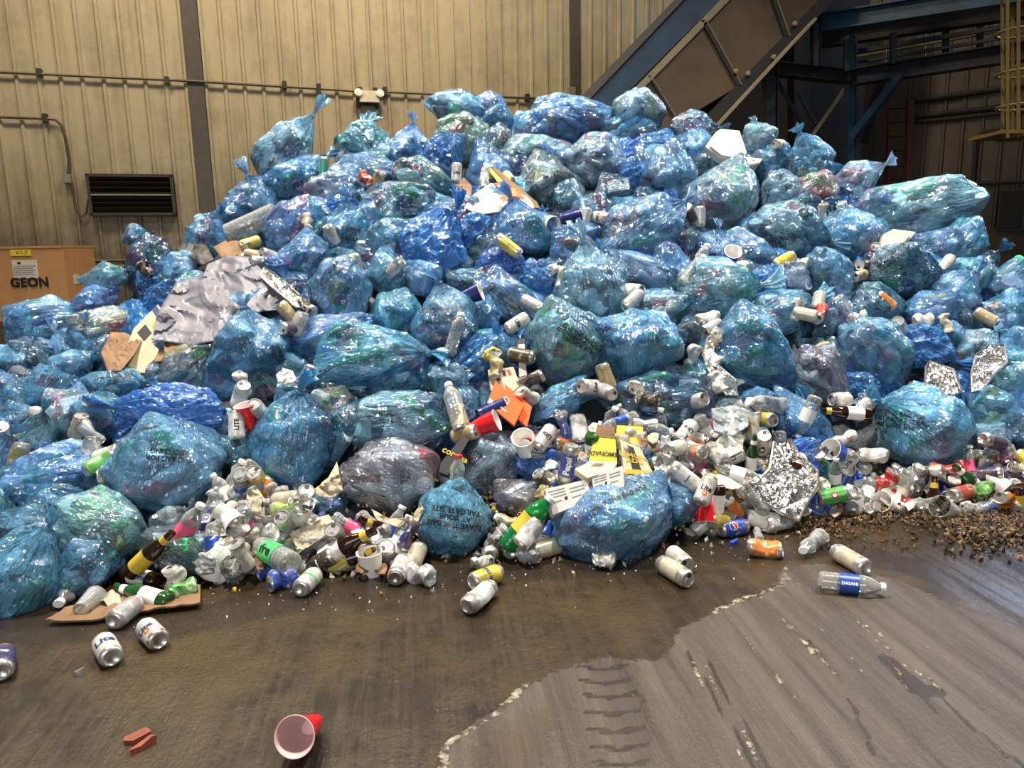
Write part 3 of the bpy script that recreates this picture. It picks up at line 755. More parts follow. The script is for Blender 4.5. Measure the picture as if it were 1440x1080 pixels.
# ---------------------------------------------------------------- bag prototypes
CMATS = ['white'] * 6 + ['silver'] * 6 + ['pale'] * 8 + ['teal', 'green', 'green', 'red', 'red', 'yellow', 'navy', 'brown', 'dark', 'dark', 'cream', 'cream']
def rand_rot(axis):
    q = Vector((0, 0, 1)).rotation_difference(axis)
    return q.to_matrix().to_4x4() @ Matrix.Rotation(random.uniform(0, 6.28), 4, 'Z')
def item(mb, kind, s, M, mat, seg=10):
    if kind == 'can': mb.lathe([(0.026 * s, -0.061 * s), (0.033 * s, -0.052 * s), (0.033 * s, 0.050 * s), (0.027 * s, 0.061 * s)], seg, mat, M, True, True)
    elif kind == 'bottle': mb.lathe([(0.026 * s, -0.095 * s), (0.032 * s, -0.085 * s), (0.031 * s, 0.03 * s), (0.012 * s, 0.075 * s), (0.012 * s, 0.10 * s)], seg, mat, M, True, True)
    elif kind == 'cup': mb.lathe([(0.030 * s, -0.055 * s), (0.045 * s, 0.06 * s)], seg + 2, mat, M, True, True)
    else: mb.box((-0.045 * s, -0.02 * s, -0.06 * s), (0.045 * s, 0.02 * s, 0.06 * s), mat, M)
NT, NP = 60, 104
FILMS = []   # dicts: R, film mesh, contents mesh, bvh, z range, kind
def smooth_grid(A, it):
    for _ in range(it):
        up = np.vstack([A[:1], A[:-1]]); dn = np.vstack([A[1:], A[-1:]])
        A = (A * 2 + up + dn + np.roll(A, 1, 1) + np.roll(A, -1, 1)) / 6
    return A
def make_film(Rr, seed, ears=(), knot=True, loose=False):
    random.seed(seed)
    s = 1.0 / Rr
    sh = Vector((random.uniform(-9, 9), random.uniform(-9, 9), random.uniform(-9, 9)))
    cmb = MB(); hullpts = []
    def shape(d): return 1.0 + 0.24 * noise.noise(d * 1.25 + sh)
    if not loose:
        N = int(9.5 / ((0.066 / Rr) * (0.125 / Rr)))
        for i in range(N):
            z = 1 - 2 * (i + 0.5) / N; a = i * 2.39996 + random.uniform(-.3, .3)
            d = Vector((math.sqrt(1 - z * z) * math.cos(a), math.sqrt(1 - z * z) * math.sin(a), z))
            kind = random.choices(['can', 'bottle', 'cup', 'box'], [6, 4, 1.2, 0.8])[0]
            t = d.cross(Vector((random.uniform(-1, 1), random.uniform(-1, 1), random.uniform(-1, 1)))).normalized()
            ax = (t + d * random.uniform(-0.45, 0.45)).normalized()
            c = d * (shape(d) * 0.97 - 0.050 * s * random.uniform(0.8, 1.5))
            M = Matrix.Translation(c) @ rand_rot(ax)
            mat = 'bagged_' + random.choice(CMATS)
            if kind == 'cup': mat = random.choice(['bagged_red', 'bagged_red', 'bagged_navy', 'bagged_white', 'bagged_pale'])
            if kind == 'bottle': mat = random.choice(['bagged_pale', 'bagged_pale', 'bagged_silver', 'bagged_green', 'bagged_brown', 'bagged_white'])
            item(cmb, kind, s * random.uniform(0.95, 1.15), M, mat)
        # dark inner body added to block light and sight through the bag
        core = [(0.78 * math.sin(math.pi * k / 8), -0.78 * math.cos(math.pi * k / 8)) for k in range(1, 8)]
        hullpts = [Vector(v) for v in cmb.v]
        cmb.lathe([(r * 0.9, z * 0.9) for r, z in core], 12, 'bagged_dark', None, True, True)
    else:
        for i in range(60):
            z = 1 - 2 * (i + 0.5) / 60; a = i * 2.39996
            d = Vector((math.sqrt(1 - z * z) * math.cos(a), math.sqrt(1 - z * z) * math.sin(a), z))
            hullpts.append(d * shape(d) * random.uniform(0.6, 1.0))
    apex = 1.28 if knot else 1.05
    if knot: hullpts += [Vector((0.07 * math.cos(a), 0.07 * math.sin(a), apex)) for a in (0, 1.57, 3.14, 4.71)]
    for e in ears: hullpts.append(Vector(e).normalized() * random.uniform(1.35, 1.6))
    bm = bmesh.new()
    for p in hullpts: bm.verts.new(p)
    r_ = bmesh.ops.convex_hull(bm, input=bm.verts[:])
    bm.normal_update()
    hb = BVHTree.FromBMesh(bm); bm.free()
    cb_ = BVHTree.FromPolygons(cmb.v, cmb.f) if not loose else None
    H = np.zeros((NT, NP)); K = np.zeros((NT, NP)); dirs = []
    for i in range(NT):
        th = math.pi * (i + 0.35) / (NT - 0.3)
        for j in range(NP):
            ph = 2 * math.pi * j / NP
            d = Vector((math.sin(th) * math.cos(ph), math.sin(th) * math.sin(ph), math.cos(th))); dirs.append((th, ph, d))
            hit = hb.ray_cast(d * 4, -d); H[i, j] = hit[0].length if hit[0] else 1.0
            if cb_:
                h2 = cb_.ray_cast(d * 4, -d); K[i, j] = h2[0].length if h2[0] else 0.7
    Hs = smooth_grid(H, 2)
    if cb_:
        Ks = smooth_grid(K, 4)
        gap = np.maximum(Hs - Ks, 0)
        k = 0.35 * np.exp(-(gap / 0.28) ** 2)
        Rg = Hs * (1 - k) + (Ks + 0.01) * k
    else: Rg = Hs.copy(); gap = np.full_like(Hs, 0.2)
    D = np.zeros_like(Rg)
    nf = random.choice([13, 16, 19]); amp = 0.15 if loose else 0.030
    fo1 = random.uniform(0, 6)
    for n_, (th, ph, d) in enumerate(dirs):
        i, j = divmod(n_, NP)
        wv = noise.noise(d * 1.6 + sh) * 0.9
        q = Vector((d.x * 2.6 + wv, d.y * 2.6 - wv, d.z * 1.5 + wv)) + sh
        r1 = 1 - abs(noise.noise(q * (0.7 if loose else 1.0))) * 3.2
        r2 = 1 - abs(noise.noise(q * (1.6 if loose else 2.4) + Vector((5, 1, 2)))) * 3.0
        w_ = amp * (0.75 * r1 + 0.45 * r2)
        if loose: w_ += 0.022 * (1 - abs(noise.noise(q * 3.6)) * 3)
        pole = math.exp(-(th / 0.62) ** 2) if knot else 0.0
        bot = 0.35 * math.exp(-((math.pi - th) / 0.5) ** 2)
        fold = math.sin(nf * ph + fo1 + 2.5 * noise.noise(d * 2 + sh)) + 0.5 * math.sin(2.3 * nf * ph + 1.7)
        w_ += (pole + bot) * 0.055 * fold * min(1.0, th * 3)
        D[i, j] = w_
    Rg = Rg + D * (0.6 + np.clip(gap * 2.0, 0, 1.2))
    if cb_:
        Km = K.copy()
        for sh_ in (1, 1):
            Km = np.maximum.reduce([Km, np.roll(Km, 1, 1), np.roll(Km, -1, 1), np.vstack([Km[:1], Km[:-1]]), np.vstack([Km[1:], Km[-1:]])])
        Rg = np.maximum(Rg, smooth_grid(np.minimum(Km, Hs), 2) + 0.022)
    vs, fs = [], []
    for n_, (th, ph, d) in enumerate(dirs):
        i, j = divmod(n_, NP); vs.append(d * Rg[i, j])
    for i in range(NT - 1):
        for j in range(NP):
            a, b = i * NP + j, i * NP + (j + 1) % NP; fs.append((a, a + NP, b + NP, b))
    top = len(vs); vs.append(Vector((0, 0, Rg[0].mean()))); bot = len(vs); vs.append(Vector((0, 0, -Rg[-1].mean())))
    for j in range(NP):
        fs.append((top, j, (j + 1) % NP)); a = (NT - 1) * NP; fs.append((bot, a + (j + 1) % NP, a + j))
    fm = MB(); fm.add(vs, fs, 'blue_film')
    A = np.array([tuple(v) for v in vs]); lo, hi = A.min(0), A.max(0)
    D_ = dict(R=Rr, film=fm.mesh('recycling_bag', True), cont=(cmb.mesh('contents') if cb_ else None), lo=lo, hi=hi, apex=float(Rg[0].mean()), knot=knot, loose=loose,
              bvh=BVHTree.FromPolygons([tuple(v) for v in vs], fs))
    # tied neck: knot lump and ruffled tail
    if knot:
        kb = MB(); ap = D_['apex']
        def kn(p): return p * (1 + 0.25 * noise.noise(p * 14 + sh))
        kb.lathe([(0.045, -0.06), (0.095, -0.03), (0.11, 0.01), (0.085, 0.05), (0.05, 0.075)], 20, 'blue_film', Matrix.Translation((0, 0, ap)), fn=kn)
        lean = Vector((random.uniform(-.5, .5), random.uniform(-.5, .5), 0))
        prof = []
        vs2, fs2 = [], []; NS, NQ = 9, 44; tl = random.uniform(0.28, 0.5)
        for a in range(NS):
            f = a / (NS - 1); rr = 0.05 + 0.20 * f ** 0.9
            for b in range(NQ):
                ph = 2 * math.pi * b / NQ
                rad = rr * (1 + 0.42 * math.sin(9 * ph + fo1) * (0.4 + f) + 0.2 * math.sin(17 * ph))
                p = Vector((rad * math.cos(ph), rad * 0.55 * math.sin(ph), ap + 0.06 + tl * f * (1 + 0.18 * math.sin(3 * ph + fo1)))) + lean * (f * f * tl)
                vs2.append(p)
        for a in range(NS - 1):
            for b in range(NQ): fs2.append((a * NQ + b, a * NQ + (b + 1) % NQ, (a + 1) * NQ + (b + 1) % NQ, (a + 1) * NQ + b))
        kb.add(vs2, fs2, 'blue_film'); D_['neck'] = kb.mesh('tied_neck', True)
    FILMS.append(D_); return D_
E1 = [(0.7, 0.1, -0.7)]; E2 = [(0.75, 0, -0.75), (-0.75, 0.1, -0.75)]; E3 = [(0.9, 0.2, 0.5), (-0.7, 0, -0.9)]
sd_ = 11
for Rr in (0.11, 0.17, 0.24):
    for ears, kn_ in (((), True), (E1, True), (E2, True), (E3, False), ((), True), (E2, False), (E1, False)):
        make_film(Rr, sd_, ears, kn_); sd_ += 7
for k in range(5): make_film(0.2, 300 + k, [(), E2, E3, E1, ()][k], k % 2 == 0, loose=True)
TINT = {'b': (0.13, 0.43, 0.83, 0.23), 'p': (0.34, 0.60, 0.84, 0.15), 'c': (0.18, 0.55, 0.90, 0.23), 's': (0.06, 0.28, 0.74, 0.50), 'd': (0.05, 0.20, 0.40, 0.16), 'g': (0.45, 0.53, 0.58, 0.08), 't': (0.12, 0.40, 0.62, 0.13)}
BAGS = []
KEYB = {(628, 452): -.14, (795, 492): -.10, (893, 496): -.08, (830, 402): -.10, (905, 325): -.10, (240, 656): -.10, (637, 730): -.06, (862, 746): -.04, (1296, 602): -.12, (1062, 498): -.12, (612, 348): -.10, (522, 504): -.10,
        (554, 600): -.08, (412, 622): -.08, (356, 490): -.10, (240, 574): -.12, (1300, 293): -.08, (1108, 326): -.10, (1008, 407): -.10, (480, 412): -.10, (938, 248): -.10, (140, 744): -.06, (36, 808): -.05, (405, 213): -.05, (1262, 384): -.08, (735, 328): -.08, (1198, 336): -.06, (1167, 390): -.06}
def place_bag(u, v, L, W, a, tint='b', dip=0.0, tilt=None, push=0.0, spin=None, proto=None, label=None, seed=0):
    kb_ = KEYB.get((round(u), round(v)))
    if kb_ is not None: push += kb_; tilt = 8 if tilt is None else tilt
    rnd = random.Random(seed * 13 + 5)
    p = on_mound(u, v)
    d = ray(u, v)
    L *= 1.13; W *= 1.13
    z = depth_of(p)
    Wm, Lm = W * z / F, L * z / F
    p = p + d * (0.22 * min(Wm, Lm) - 0.05 + push)
    z2 = depth_of(p); Wm, Lm = W * z2 / F, L * z2 / F
    size = (Wm + Lm) / 4
    if tint == 's': cand = [f for f in FILMS if f['loose']]
    else:
        cl = min((0.11, 0.17, 0.24), key=lambda r: abs(r - size)); cand = [f for f in FILMS if not f['loose'] and f['R'] == cl]
    f = cand[proto % len(cand)] if proto is not None else rnd.choice(cand)
    if tilt is None: tilt = rnd.uniform(-35, 35)
    ax = (RIGHT * math.cos(R(a)) + UP * math.sin(R(a))) * math.cos(R(tilt)) - FWD * math.sin(R(tilt))
    ax.normalize()
    side = ax.cross(FWD)
    if side.length < 0.1: side = RIGHT.copy()
    side.normalize(); dep = side.cross(ax).normalized()
    sp = rnd.uniform(0, 360) if spin is None else spin
    Rb = Matrix((side, dep, ax)).transposed().to_4x4()
    ct = abs(math.cos(R(tilt)))
    lo, hi = f['lo'], f['hi']
    zs = (Lm * ct + Wm * (1 - ct)) / (hi[2] - lo[2]); ws = Wm / ((hi[0] - lo[0] + hi[1] - lo[1]) / 2) * 1.05
    S = Matrix.Diagonal((ws, ws * 0.95, zs, 1))
    mid = Vector((0, 0, -(hi[2] + lo[2]) / 2))
    M = Matrix.Translation(p) @ Rb @ S @ Matrix.Translation(mid) @ Matrix.Rotation(R(sp), 4, 'Z')
    # scale was applied along the pole axes, keep it a plain object transform
    loc, rot, sc = M.decompose()
    o = new('recycling_bag', f['film']); o.matrix_world = Matrix.Translation(p + Rb.to_3x3() @ Vector((0, 0, mid.z * zs))) @ Rb @ Matrix.Rotation(R(sp), 4, 'Z') @ Matrix.Diagonal((ws, ws, zs, 1))
    t = TINT[tint]; j = lambda x: min(1, max(0.0, x * rnd.uniform(0.8, 1.22)))
    cc = (j(t[0]), t[1] * rnd.uniform(0.88, 1.12), t[2] * rnd.uniform(0.92, 1.08), min(1, t[3] * rnd.uniform(0.6, 1.1)))
    o.color = cc
    if f['cont']:
        c = new('contents', f['cont'], o); c['label'] = 'cans, bottles and cups showing through the film'; c['kind'] = 'stuff'
    if f.get('neck'):
        k = new('tied_neck', f['neck'], o); k.color = cc[:3] + (min(1, cc[3] + 0.25),)
    o['_u'] = u; BAGS.append(dict(o=o, f=f, u=u, v=v, L=L, W=W, tint=tint, label=label))
    return o
BAGSPEC = '''
405 213 108 66 52 p|515 212 88 80 95 t|573 215 75 60 80 b|640 152 92 46 -12 c|692 160 62 50 -20 b|652 200 92 76 100 g|618 220 56 48 60 s|365 276 88 50 18 b|425 252 92 62 50 b
472 268 80 52 20 p|520 243 85 48 -10 b|565 285 118 58 -10 d|598 255 92 50 -25 t|418 326 85 78 110 b|488 325 78 60 85 b|480 291 72 26 5 s|515 312 60 36 100 b|548 340 66 60 60 b
612 348 105 84 60 s|645 308 88 48 10 b|700 214 66 52 60 d|752 220 112 62 8 p|805 158 104 44 -8 c|800 178 92 50 -15 b|755 178 40 30 90 b|845 228 95 72 10 p|771 258 76 62 -30 g
897 158 52 62 95 p|885 186 82 44 5 b|975 179 72 42 5 d|918 210 80 40 0 s|938 248 76 72 -100 b|893 248 52 34 90 s|985 215 76 52 -20 b|862 276 56 44 60 d|886 292 50 30 0 b|1018 290 98 100 -60 p
735 328 88 88 110 b|668 330 56 60 120 s|815 328 72 34 0 b|812 354 78 46 -30 p|905 325 122 92 35 c|1004 350 50 50 80 b|1070 192 44 46 100 p|1080 230 60 52 40 b|1138 222 78 52 130 c
1140 239 80 30 5 b|1205 250 70 46 25 p|1012 226 74 44 -10 c|1098 272 62 52 80 p|1150 274 62 54 80 g|1203 274 62 38 20 b|1230 293 58 48 60 p|1300 293 140 76 12 p|1108 326 106 76 -15 t
1198 336 82 74 90 c|1320 345 66 44 10 b|1350 346 82 60 70 b|1262 384 104 74 0 d|1045 355 104 52 -20 b|1008 407 106 84 5 p|1078 402 62 52 60 s|1118 394 58 46 -40 p|1167 390 86 58 112 b
1092 440 116 60 20 c|1368 390 60 46 60 c|1342 416 74 62 55 b|1415 404 60 54 30 b|1308 436 78 48 5 b|1412 440 70 50 40 b|1185 448 52 36 -30 s|1234 430 86 52 -15 d
1062 498 122 92 -40 b|1154 532 92 76 -45 g|1236 506 142 84 -35 c|1168 456 50 40 0 t|1296 488 84 54 -30 s|1334 470 68 40 10 b|1372 494 80 58 40 p|1402 456 56 50 60 b|1432 488 56 52 80 b
1425 544 66 60 60 t|1296 602 128 112 150 c|1396 580 100 60 -10 c|1395 620 72 46 -20 p|1129 600 116 64 -35 b|1212 543 60 38 0 s|1066 563 54 40 0 b|830 402 108 100 100 p|800 356 60 50 60 b
897 386 104 54 -15 b|930 436 96 54 10 t|970 474 68 54 80 d|795 492 112 112 -100 p|893 496 106 116 -95 c|716 422 96 52 -40 b|706 376 64 56 60 s|756 396 58 50 100 s|702 494 52 50 70 b
786 568 88 54 -150 b|925 566 155 74 175 d|972 548 70 66 100 t|930 536 66 52 20 d|425 368 78 56 30 b|397 380 58 36 -20 s|480 412 96 74 80 b|446 416 62 42 100 b|545 384 72 54 100 c|596 392 60 46 -60 b
474 472 130 56 16 b|522 504 150 90 5 c|560 448 76 64 110 c|628 452 98 94 100 b|680 442 56 48 80 b|664 396 78 34 -5 b|564 528 104 46 35 b|628 532 66 44 20 t|664 508 84 54 50 s
436 545 112 26 0 t|412 622 130 108 80 b 2|468 578 72 54 60 g|554 600 150 88 8 t|648 578 72 56 80 b|464 620 76 58 90 d|546 666 124 104 -15 g|356 490 104 102 100 b|210 378 90 54 58 d
248 382 58 42 20 b|225 423 70 42 30 s|150 391 70 34 15 p|133 428 92 48 20 b|64 453 100 58 15 b|151 465 92 54 10 g|25 510 66 60 60 b|50 494 72 38 0 b|125 482 56 48 80 b|62 552 72 54 60 b
98 518 74 48 20 c|160 541 106 38 5 c|265 519 90 60 40 g|240 574 140 62 178 s|141 584 66 62 90 b|91 590 84 56 75 p|52 622 82 54 70 t|12 588 50 50 90 b|28 558 60 46 30 b|240 656 124 134 -100 c
92 672 180 78 15 b|30 682 78 56 10 t|80 708 100 50 -5 b|140 744 124 96 170 p|26 736 68 38 5 c|36 808 140 104 60 c|112 806 96 70 40 b|262 776 122 68 -20 g|238 740 66 50 40 g|352 708 80 64 60 g
336 634 52 46 60 t|459 707 58 34 10 b|637 730 102 98 -120 c|690 650 110 84 40 g|750 652 86 44 -25 s|736 700 76 46 0 g|862 746 126 158 -78 c 2|950 708 72 72 170 c|925 624 54 40 0 s
1122 650 84 60 30 s|1020 590 74 62 80 g|330 300 60 40 30 b|300 322 50 44 60 b|190 330 40 30 0 b|12 545 50 40 0 b|-20 640 80 70 40 b|-30 730 90 80 40 c|1465 560 70 60 30 b|1460 610 70 60 0 b|1420 510 50 44 30 c'''
specs = [tuple(x.split()) for x in BAGSPEC.replace('\n', '|').split('|') if x.strip()]
for i, s in enumerate(specs):
    u, v, L, W, a = map(float, s[:5]); place_bag(u, v, L, W, a, s[5], seed=i, proto=(int(s[6]) if len(s) > 6 else None))
# flattened bags wedged deeper between the others
rnd = random.Random(99); cnt = 0
for gy_ in range(190, 780, 52):
    for gx_ in range(-196, 1600, 62):
        u = gx_ + rnd.uniform(-20, 20); v = gy_ + rnd.uniform(-16, 16)
        vb_ = float(np.interp(u, [a for a, _ in BASE], [b for _, b in BASE])); vt = float(np.interp(u, [a for a, _ in SIL], [b for _, b in SIL]))
        lim = vb_ - 40 if u < 320 else vb_ - 130
        if v < vt + 30 or v > (vb_ - 30 if u > 1470 else lim): continue
        place_bag(u, v, rnd.uniform(70, 95), rnd.uniform(50, 64), rnd.uniform(0, 360), rnd.choice('bbdts'), seed=1000 + cnt, push=0.17); cnt += 1
print('BAGS', len(BAGS), 'fill', cnt)

# printed words on the bag film
def print_on_bag(u, v, lines, size_px, rot, mat='ink_black', shear=0.0):
    best = None
    o_w = CO; d_w = ray(u, v)
    for b in BAGS:
        Mi = b['o'].matrix_world.inverted(); lo_ = Mi @ o_w; ld = (Mi.to_3x3() @ d_w).normalized()
        h = b['f']['bvh'].ray_cast(lo_, ld)
        if h[0]:
            dist = (b['o'].matrix_world @ h[0] - CO).length
            if best is None or dist < best[0]: best = (dist, b)
    if not best: return
    b = best[1]; M_ = b['o'].matrix_world; Mi = M_.inverted(); z = best[0]
    size_px *= 1.12; vs_, fs_ = text_mesh_data(lines, size_px, bold=0.03 * size_px, line=0.95)
    lo_ = Mi @ o_w; out = []; ok = []
    for p in vs_:
        x = u + p.x * math.cos(R(rot)) + p.y * math.sin(R(rot)) * 1.0
        y = v + p.x * math.sin(R(rot)) * 1.0 - p.y * math.cos(R(rot))
        d_ = (Mi.to_3x3() @ ray(x, y)).normalized(); h = b['f']['bvh'].ray_cast(lo_, d_)
        if h[0]:
            wp_ = M_ @ h[0]; wp_ = wp_ + (CO - wp_).normalized() * 0.005; out.append(Mi @ wp_); ok.append(True)
        else: out.append(Vector((0, 0, 0))); ok.append(False)
    fs2 = [f for f in fs_ if all(ok[i] for i in f) and max((out[f[0]] - out[f[1]]).length, (out[f[1]] - out[f[2]]).length, (out[f[0]] - out[f[2]]).length) < 0.35]
    if not fs2: return
    mb = MB(); mb.add(out, fs2, mat); k = mb.build('printed_text', b['o']); k['label'] = 'dark printed words on the film'
LV = 'LEAVE THIS BAG\nAT YOUR\nTAILGATE SITE'
FL = 'LEAVE THIS BAG FOR\nRECYCLING AT YOUR\nTAILGATE SITE'
for (u, v, t_, s_, r_) in ((620, 444, LV, 7.5, -3), (640, 728, LV, 9.5, 188), (238, 640, 'THIS BAG FOR\nRECYCLING', 9, 184), (497, 330, 'LEAVE\nAT\nTAILGATE', 6.5, 8), (745, 355, 'RECYCLING AT YOUR\nTAILGATE SITE', 5.5, 8), (815, 478, FL, 6.5, 28),
                           (1258, 590, FL, 8, 8), (290, 430, LV, 5, 0), (392, 500, 'THIS BAG\nTAILGATE', 7, 62), (165, 532, 'THIS BAG FOR\nRECYCLING', 6.5, -12), (135, 548, 'AT YOUR SITE', 6.5, -30), (716, 425, 'LEAVE THIS\nBAG FOR', 6, 35),
                           (870, 318, FL, 6, -30), (487, 468, LV, 6.5, -25), (690, 405, 'DON\'T\nDENT', 5, -35), (1250, 365, FL, 6, -35), (1085, 340, LV, 6, 5), (870, 700, 'LEAVE THIS BAG FOR', 8, -22), (62, 590, 'SITE', 7, 70), (600, 500, 'TAILGATE', 6, 20), (905, 250, 'AT YOUR', 5, 20)):
    print_on_bag(u, v, t_, s_, r_)
# ================================================================ loose litter
random.seed(5)
CCOL = {'W': (0.74, 0.73, 0.69), 'S': (0.46, 0.48, 0.50), 'G': (0.50, 0.40, 0.20), 'N': (0.02, 0.03, 0.16), 'B': (0.02, 0.09, 0.50), 'R': (0.55, 0.03, 0.03), 'Y': (0.78, 0.60, 0.06),
        'K': (0.03, 0.03, 0.03), 'O': (0.75, 0.22, 0.03), 'T': (0.05, 0.35, 0.28), 'E': (0.10, 0.50, 0.10), 'C': (0.62, 0.56, 0.42), 'P': (0.30, 0.08, 0.22), 'L': (0.45, 0.62, 0.18)}
CCOL = {k: tuple(x * 0.86 for x in c_) for k, c_ in CCOL.items()}
CNAME = {'W': 'white', 'S': 'silver', 'G': 'gold', 'N': 'navy', 'B': 'blue', 'R': 'red', 'Y': 'yellow', 'K': 'black', 'O': 'orange', 'T': 'teal', 'E': 'green', 'C': 'cream', 'P': 'purple', 'L': 'lime'}
def dent(kind):
    if kind == 0: return lambda p: p
    if kind == 1: return lambda p: Vector((p.x * (1 - 0.45 * math.exp(-((p.z - .01) / 0.03) ** 2)), p.y * (1 + 0.1 * math.exp(-(p.z / 0.03) ** 2)), p.z + p.x * 0.22)) + Vector((0.004, 0.003, 0)) * noise.noise(p * 55)
    if kind == 2: return lambda p: Vector((p.x + 0.010 * math.sin(p.z * 60), p.y * (1 - 0.55 * math.exp(-((p.z - .02) / 0.028) ** 2)) + 0.010 * noise.noise(p * 40), p.z * 0.86 + 0.12 * p.y))
    return lambda p: Vector((p.x * 1.1 + 0.012 * noise.noise(p * 38), p.y * (0.62 + 0.25 * math.sin(p.z * 45)) + 0.010 * noise.noise(p * 50 + Vector((3, 3, 3))), p.z * 0.66 + 0.25 * p.x * math.sin(p.z * 30)))
def can_proto(kind, hs=1.0):
    fn0 = dent(kind); fn = lambda p: fn0(p) * 1.0
    H_ = 0.061 * hs
    prof = [(0.001, -H_ + 0.010), (0.016, -H_ + 0.007), (0.022, -H_), (0.026, -H_ + 0.001), (0.031, -H_ + 0.008), (0.033, -H_ + 0.014)]
    n = 12
    prof += [(0.033, -H_ + 0.014 + (2 * H_ - 0.028) * k / n) for k in range(1, n)] + [(0.033, H_ - 0.014), (0.0295, H_ - 0.006), (0.027, H_ - 0.002), (0.0275, H_), (0.0255, H_)]
    b = MB(); b.lathe(prof, 26, 'can_print', fn=fn)
    l = MB(); l.lathe([(0.0255, H_), (0.0245, H_ - 0.004), (0.001, H_ - 0.0035)], 26, 'aluminium', fn=fn)
    t = MB(); t.box((-0.007, -0.012, H_ - 0.003), (0.007, 0.006, H_ - 0.0015), 'aluminium'); t.v = [tuple(fn(Vector(p))) for p in t.v]
    m = MB(); m.lathe([(0.001, H_ - 0.0028), (0.0085, H_ - 0.0028)], 12, 'can_mouth', Matrix.Translation((0, 0.014, 0))); m.v = [tuple(fn(Vector(p))) for p in m.v]
    return dict(name='beverage_can', root=b.mesh('beverage_can', True), kids=[('lid', l.mesh('lid'), [('tab', t.mesh('tab')), ('mouth', m.mesh('mouth'))])], fn=fn, H=H_)
CANS = [can_proto(0), can_proto(1), can_proto(2), can_proto(3)]; TALL = [can_proto(0, 1.3), can_proto(1, 1.3)]
TXT = {}
def can_text(proto, words, size, mat, rot=False, z=0.0, up=1):
    key = (id(proto), words, size, mat, rot, z, up)
    if key not in TXT:
        vs_, fs_ = text_mesh_data(words, size, bold=0.035 * size)
        r = 0.0339; out = []
        for p in vs_:
            x, y = (p.x, p.y) if not rot else (-p.y, p.x)
            x *= up; y *= up
            a = x / r; out.append(proto['fn'](Vector((r * math.sin(a), -r * math.cos(a), y + z))))
        mb = MB(); mb.add(out, fs_, mat); TXT[key] = mb.mesh('lettering')
    return TXT[key]
def can_disc(proto, rad, mat, z=0.0, x0=0.0, half=0, r=0.0337):
    key = (id(proto), rad, mat, z, x0, half, r)
    if key not in TXT:
        out, n = [], 20; rings = 4
        out.append((0, 0))
        for i in range(1, rings + 1):
            for k in range(n): a = 2 * math.pi * k / n; out.append((rad * i / rings * math.cos(a), rad * i / rings * math.sin(a)))
        fs_ = [(0, 1 + k, 1 + (k + 1) % n) for k in range(n)]
        for i in range(rings - 1):
            for k in range(n): a = 1 + i * n + k; b = 1 + i * n + (k + 1) % n; fs_.append((a, a + n, b + n, b))
        if half: out = [(x, max(y, 0.12 * rad + 0.15 * rad * math.sin(x / rad * 3)) if half > 0 else min(y, -0.12 * rad + 0.15 * rad * math.sin(x / rad * 3))) for x, y in out]
        mb = MB(); mb.add([proto['fn'](Vector((r * math.sin((x + x0) / r), -r * math.cos((x + x0) / r), y + z))) for x, y in out], fs_, mat); TXT[key] = mb.mesh('emblem')
    return TXT[key]
def bottle_proto(crush=0, mat='clear_plastic', cap='cap_white', label=None, big=1.0):
    def fn(p):
        p = p.copy()
        if crush: p.x *= 1 - 0.5 * crush * math.exp(-((p.z - .0) / 0.04) ** 2); p += Vector((0.010, 0.008, 0)) * crush * noise.noise(p * 30); p.x += 0.15 * crush * p.z
        return p * big
    prof = [(0.001, -0.094), (0.012, -0.096), (0.022, -0.100), (0.029, -0.096), (0.032, -0.088)]
    for k in range(1, 24):
        z = -0.088 + 0.125 * k / 24; prof.append((0.032 - 0.0018 * (k % 3 == 0), z))
    prof += [(0.032, 0.040), (0.029, 0.055), (0.022, 0.070), (0.014, 0.083), (0.0125, 0.086), (0.0125, 0.098)]
    b = MB(); b.lathe(prof, 22, mat, fn=fn); kids = []
    c = MB(); c.lathe([(0.0145, 0.088), (0.0150, 0.090), (0.0150, 0.102), (0.013, 0.104), (0.001, 0.104)], 18, cap, fn=fn); kids.append(('cap', c.mesh('cap'), []))
    if label:
        l = MB(); l.lathe([(0.0328, -0.038 + 0.0075 * k) for k in range(9)], 22, label, fn=fn); kids.append(('label', l.mesh('label', True), []))
    return dict(name='plastic_bottle', root=b.mesh('plastic_bottle', True), kids=kids, fn=fn, H=0.1 * big)
def glass_proto(mat='amber_glass', label='label_white'):
    prof = [(0.001, -0.110), (0.027, -0.115), (0.0305, -0.108), (0.0305, 0.01), (0.029, 0.028), (0.019, 0.055), (0.0145, 0.075), (0.0128, 0.105), (0.0140, 0.106), (0.0140, 0.115), (0.0110, 0.115)]
    b = MB(); b.lathe(prof, 22, mat); kids = []
    l = MB(); l.lathe([(0.0310, -0.08), (0.0310, -0.005)], 22, label); kids.append(('label', l.mesh('label', True), []))
    n = MB(); n.lathe([(0.0172, 0.065), (0.0148, 0.088)], 18, 'label_yellow' if mat == 'amber_glass' else label); kids.append(('neck_label', n.mesh('neck_label', True), []))
    return dict(name='glass_bottle', root=b.mesh('glass_bottle', True), kids=kids, fn=lambda p: p, H=0.115)
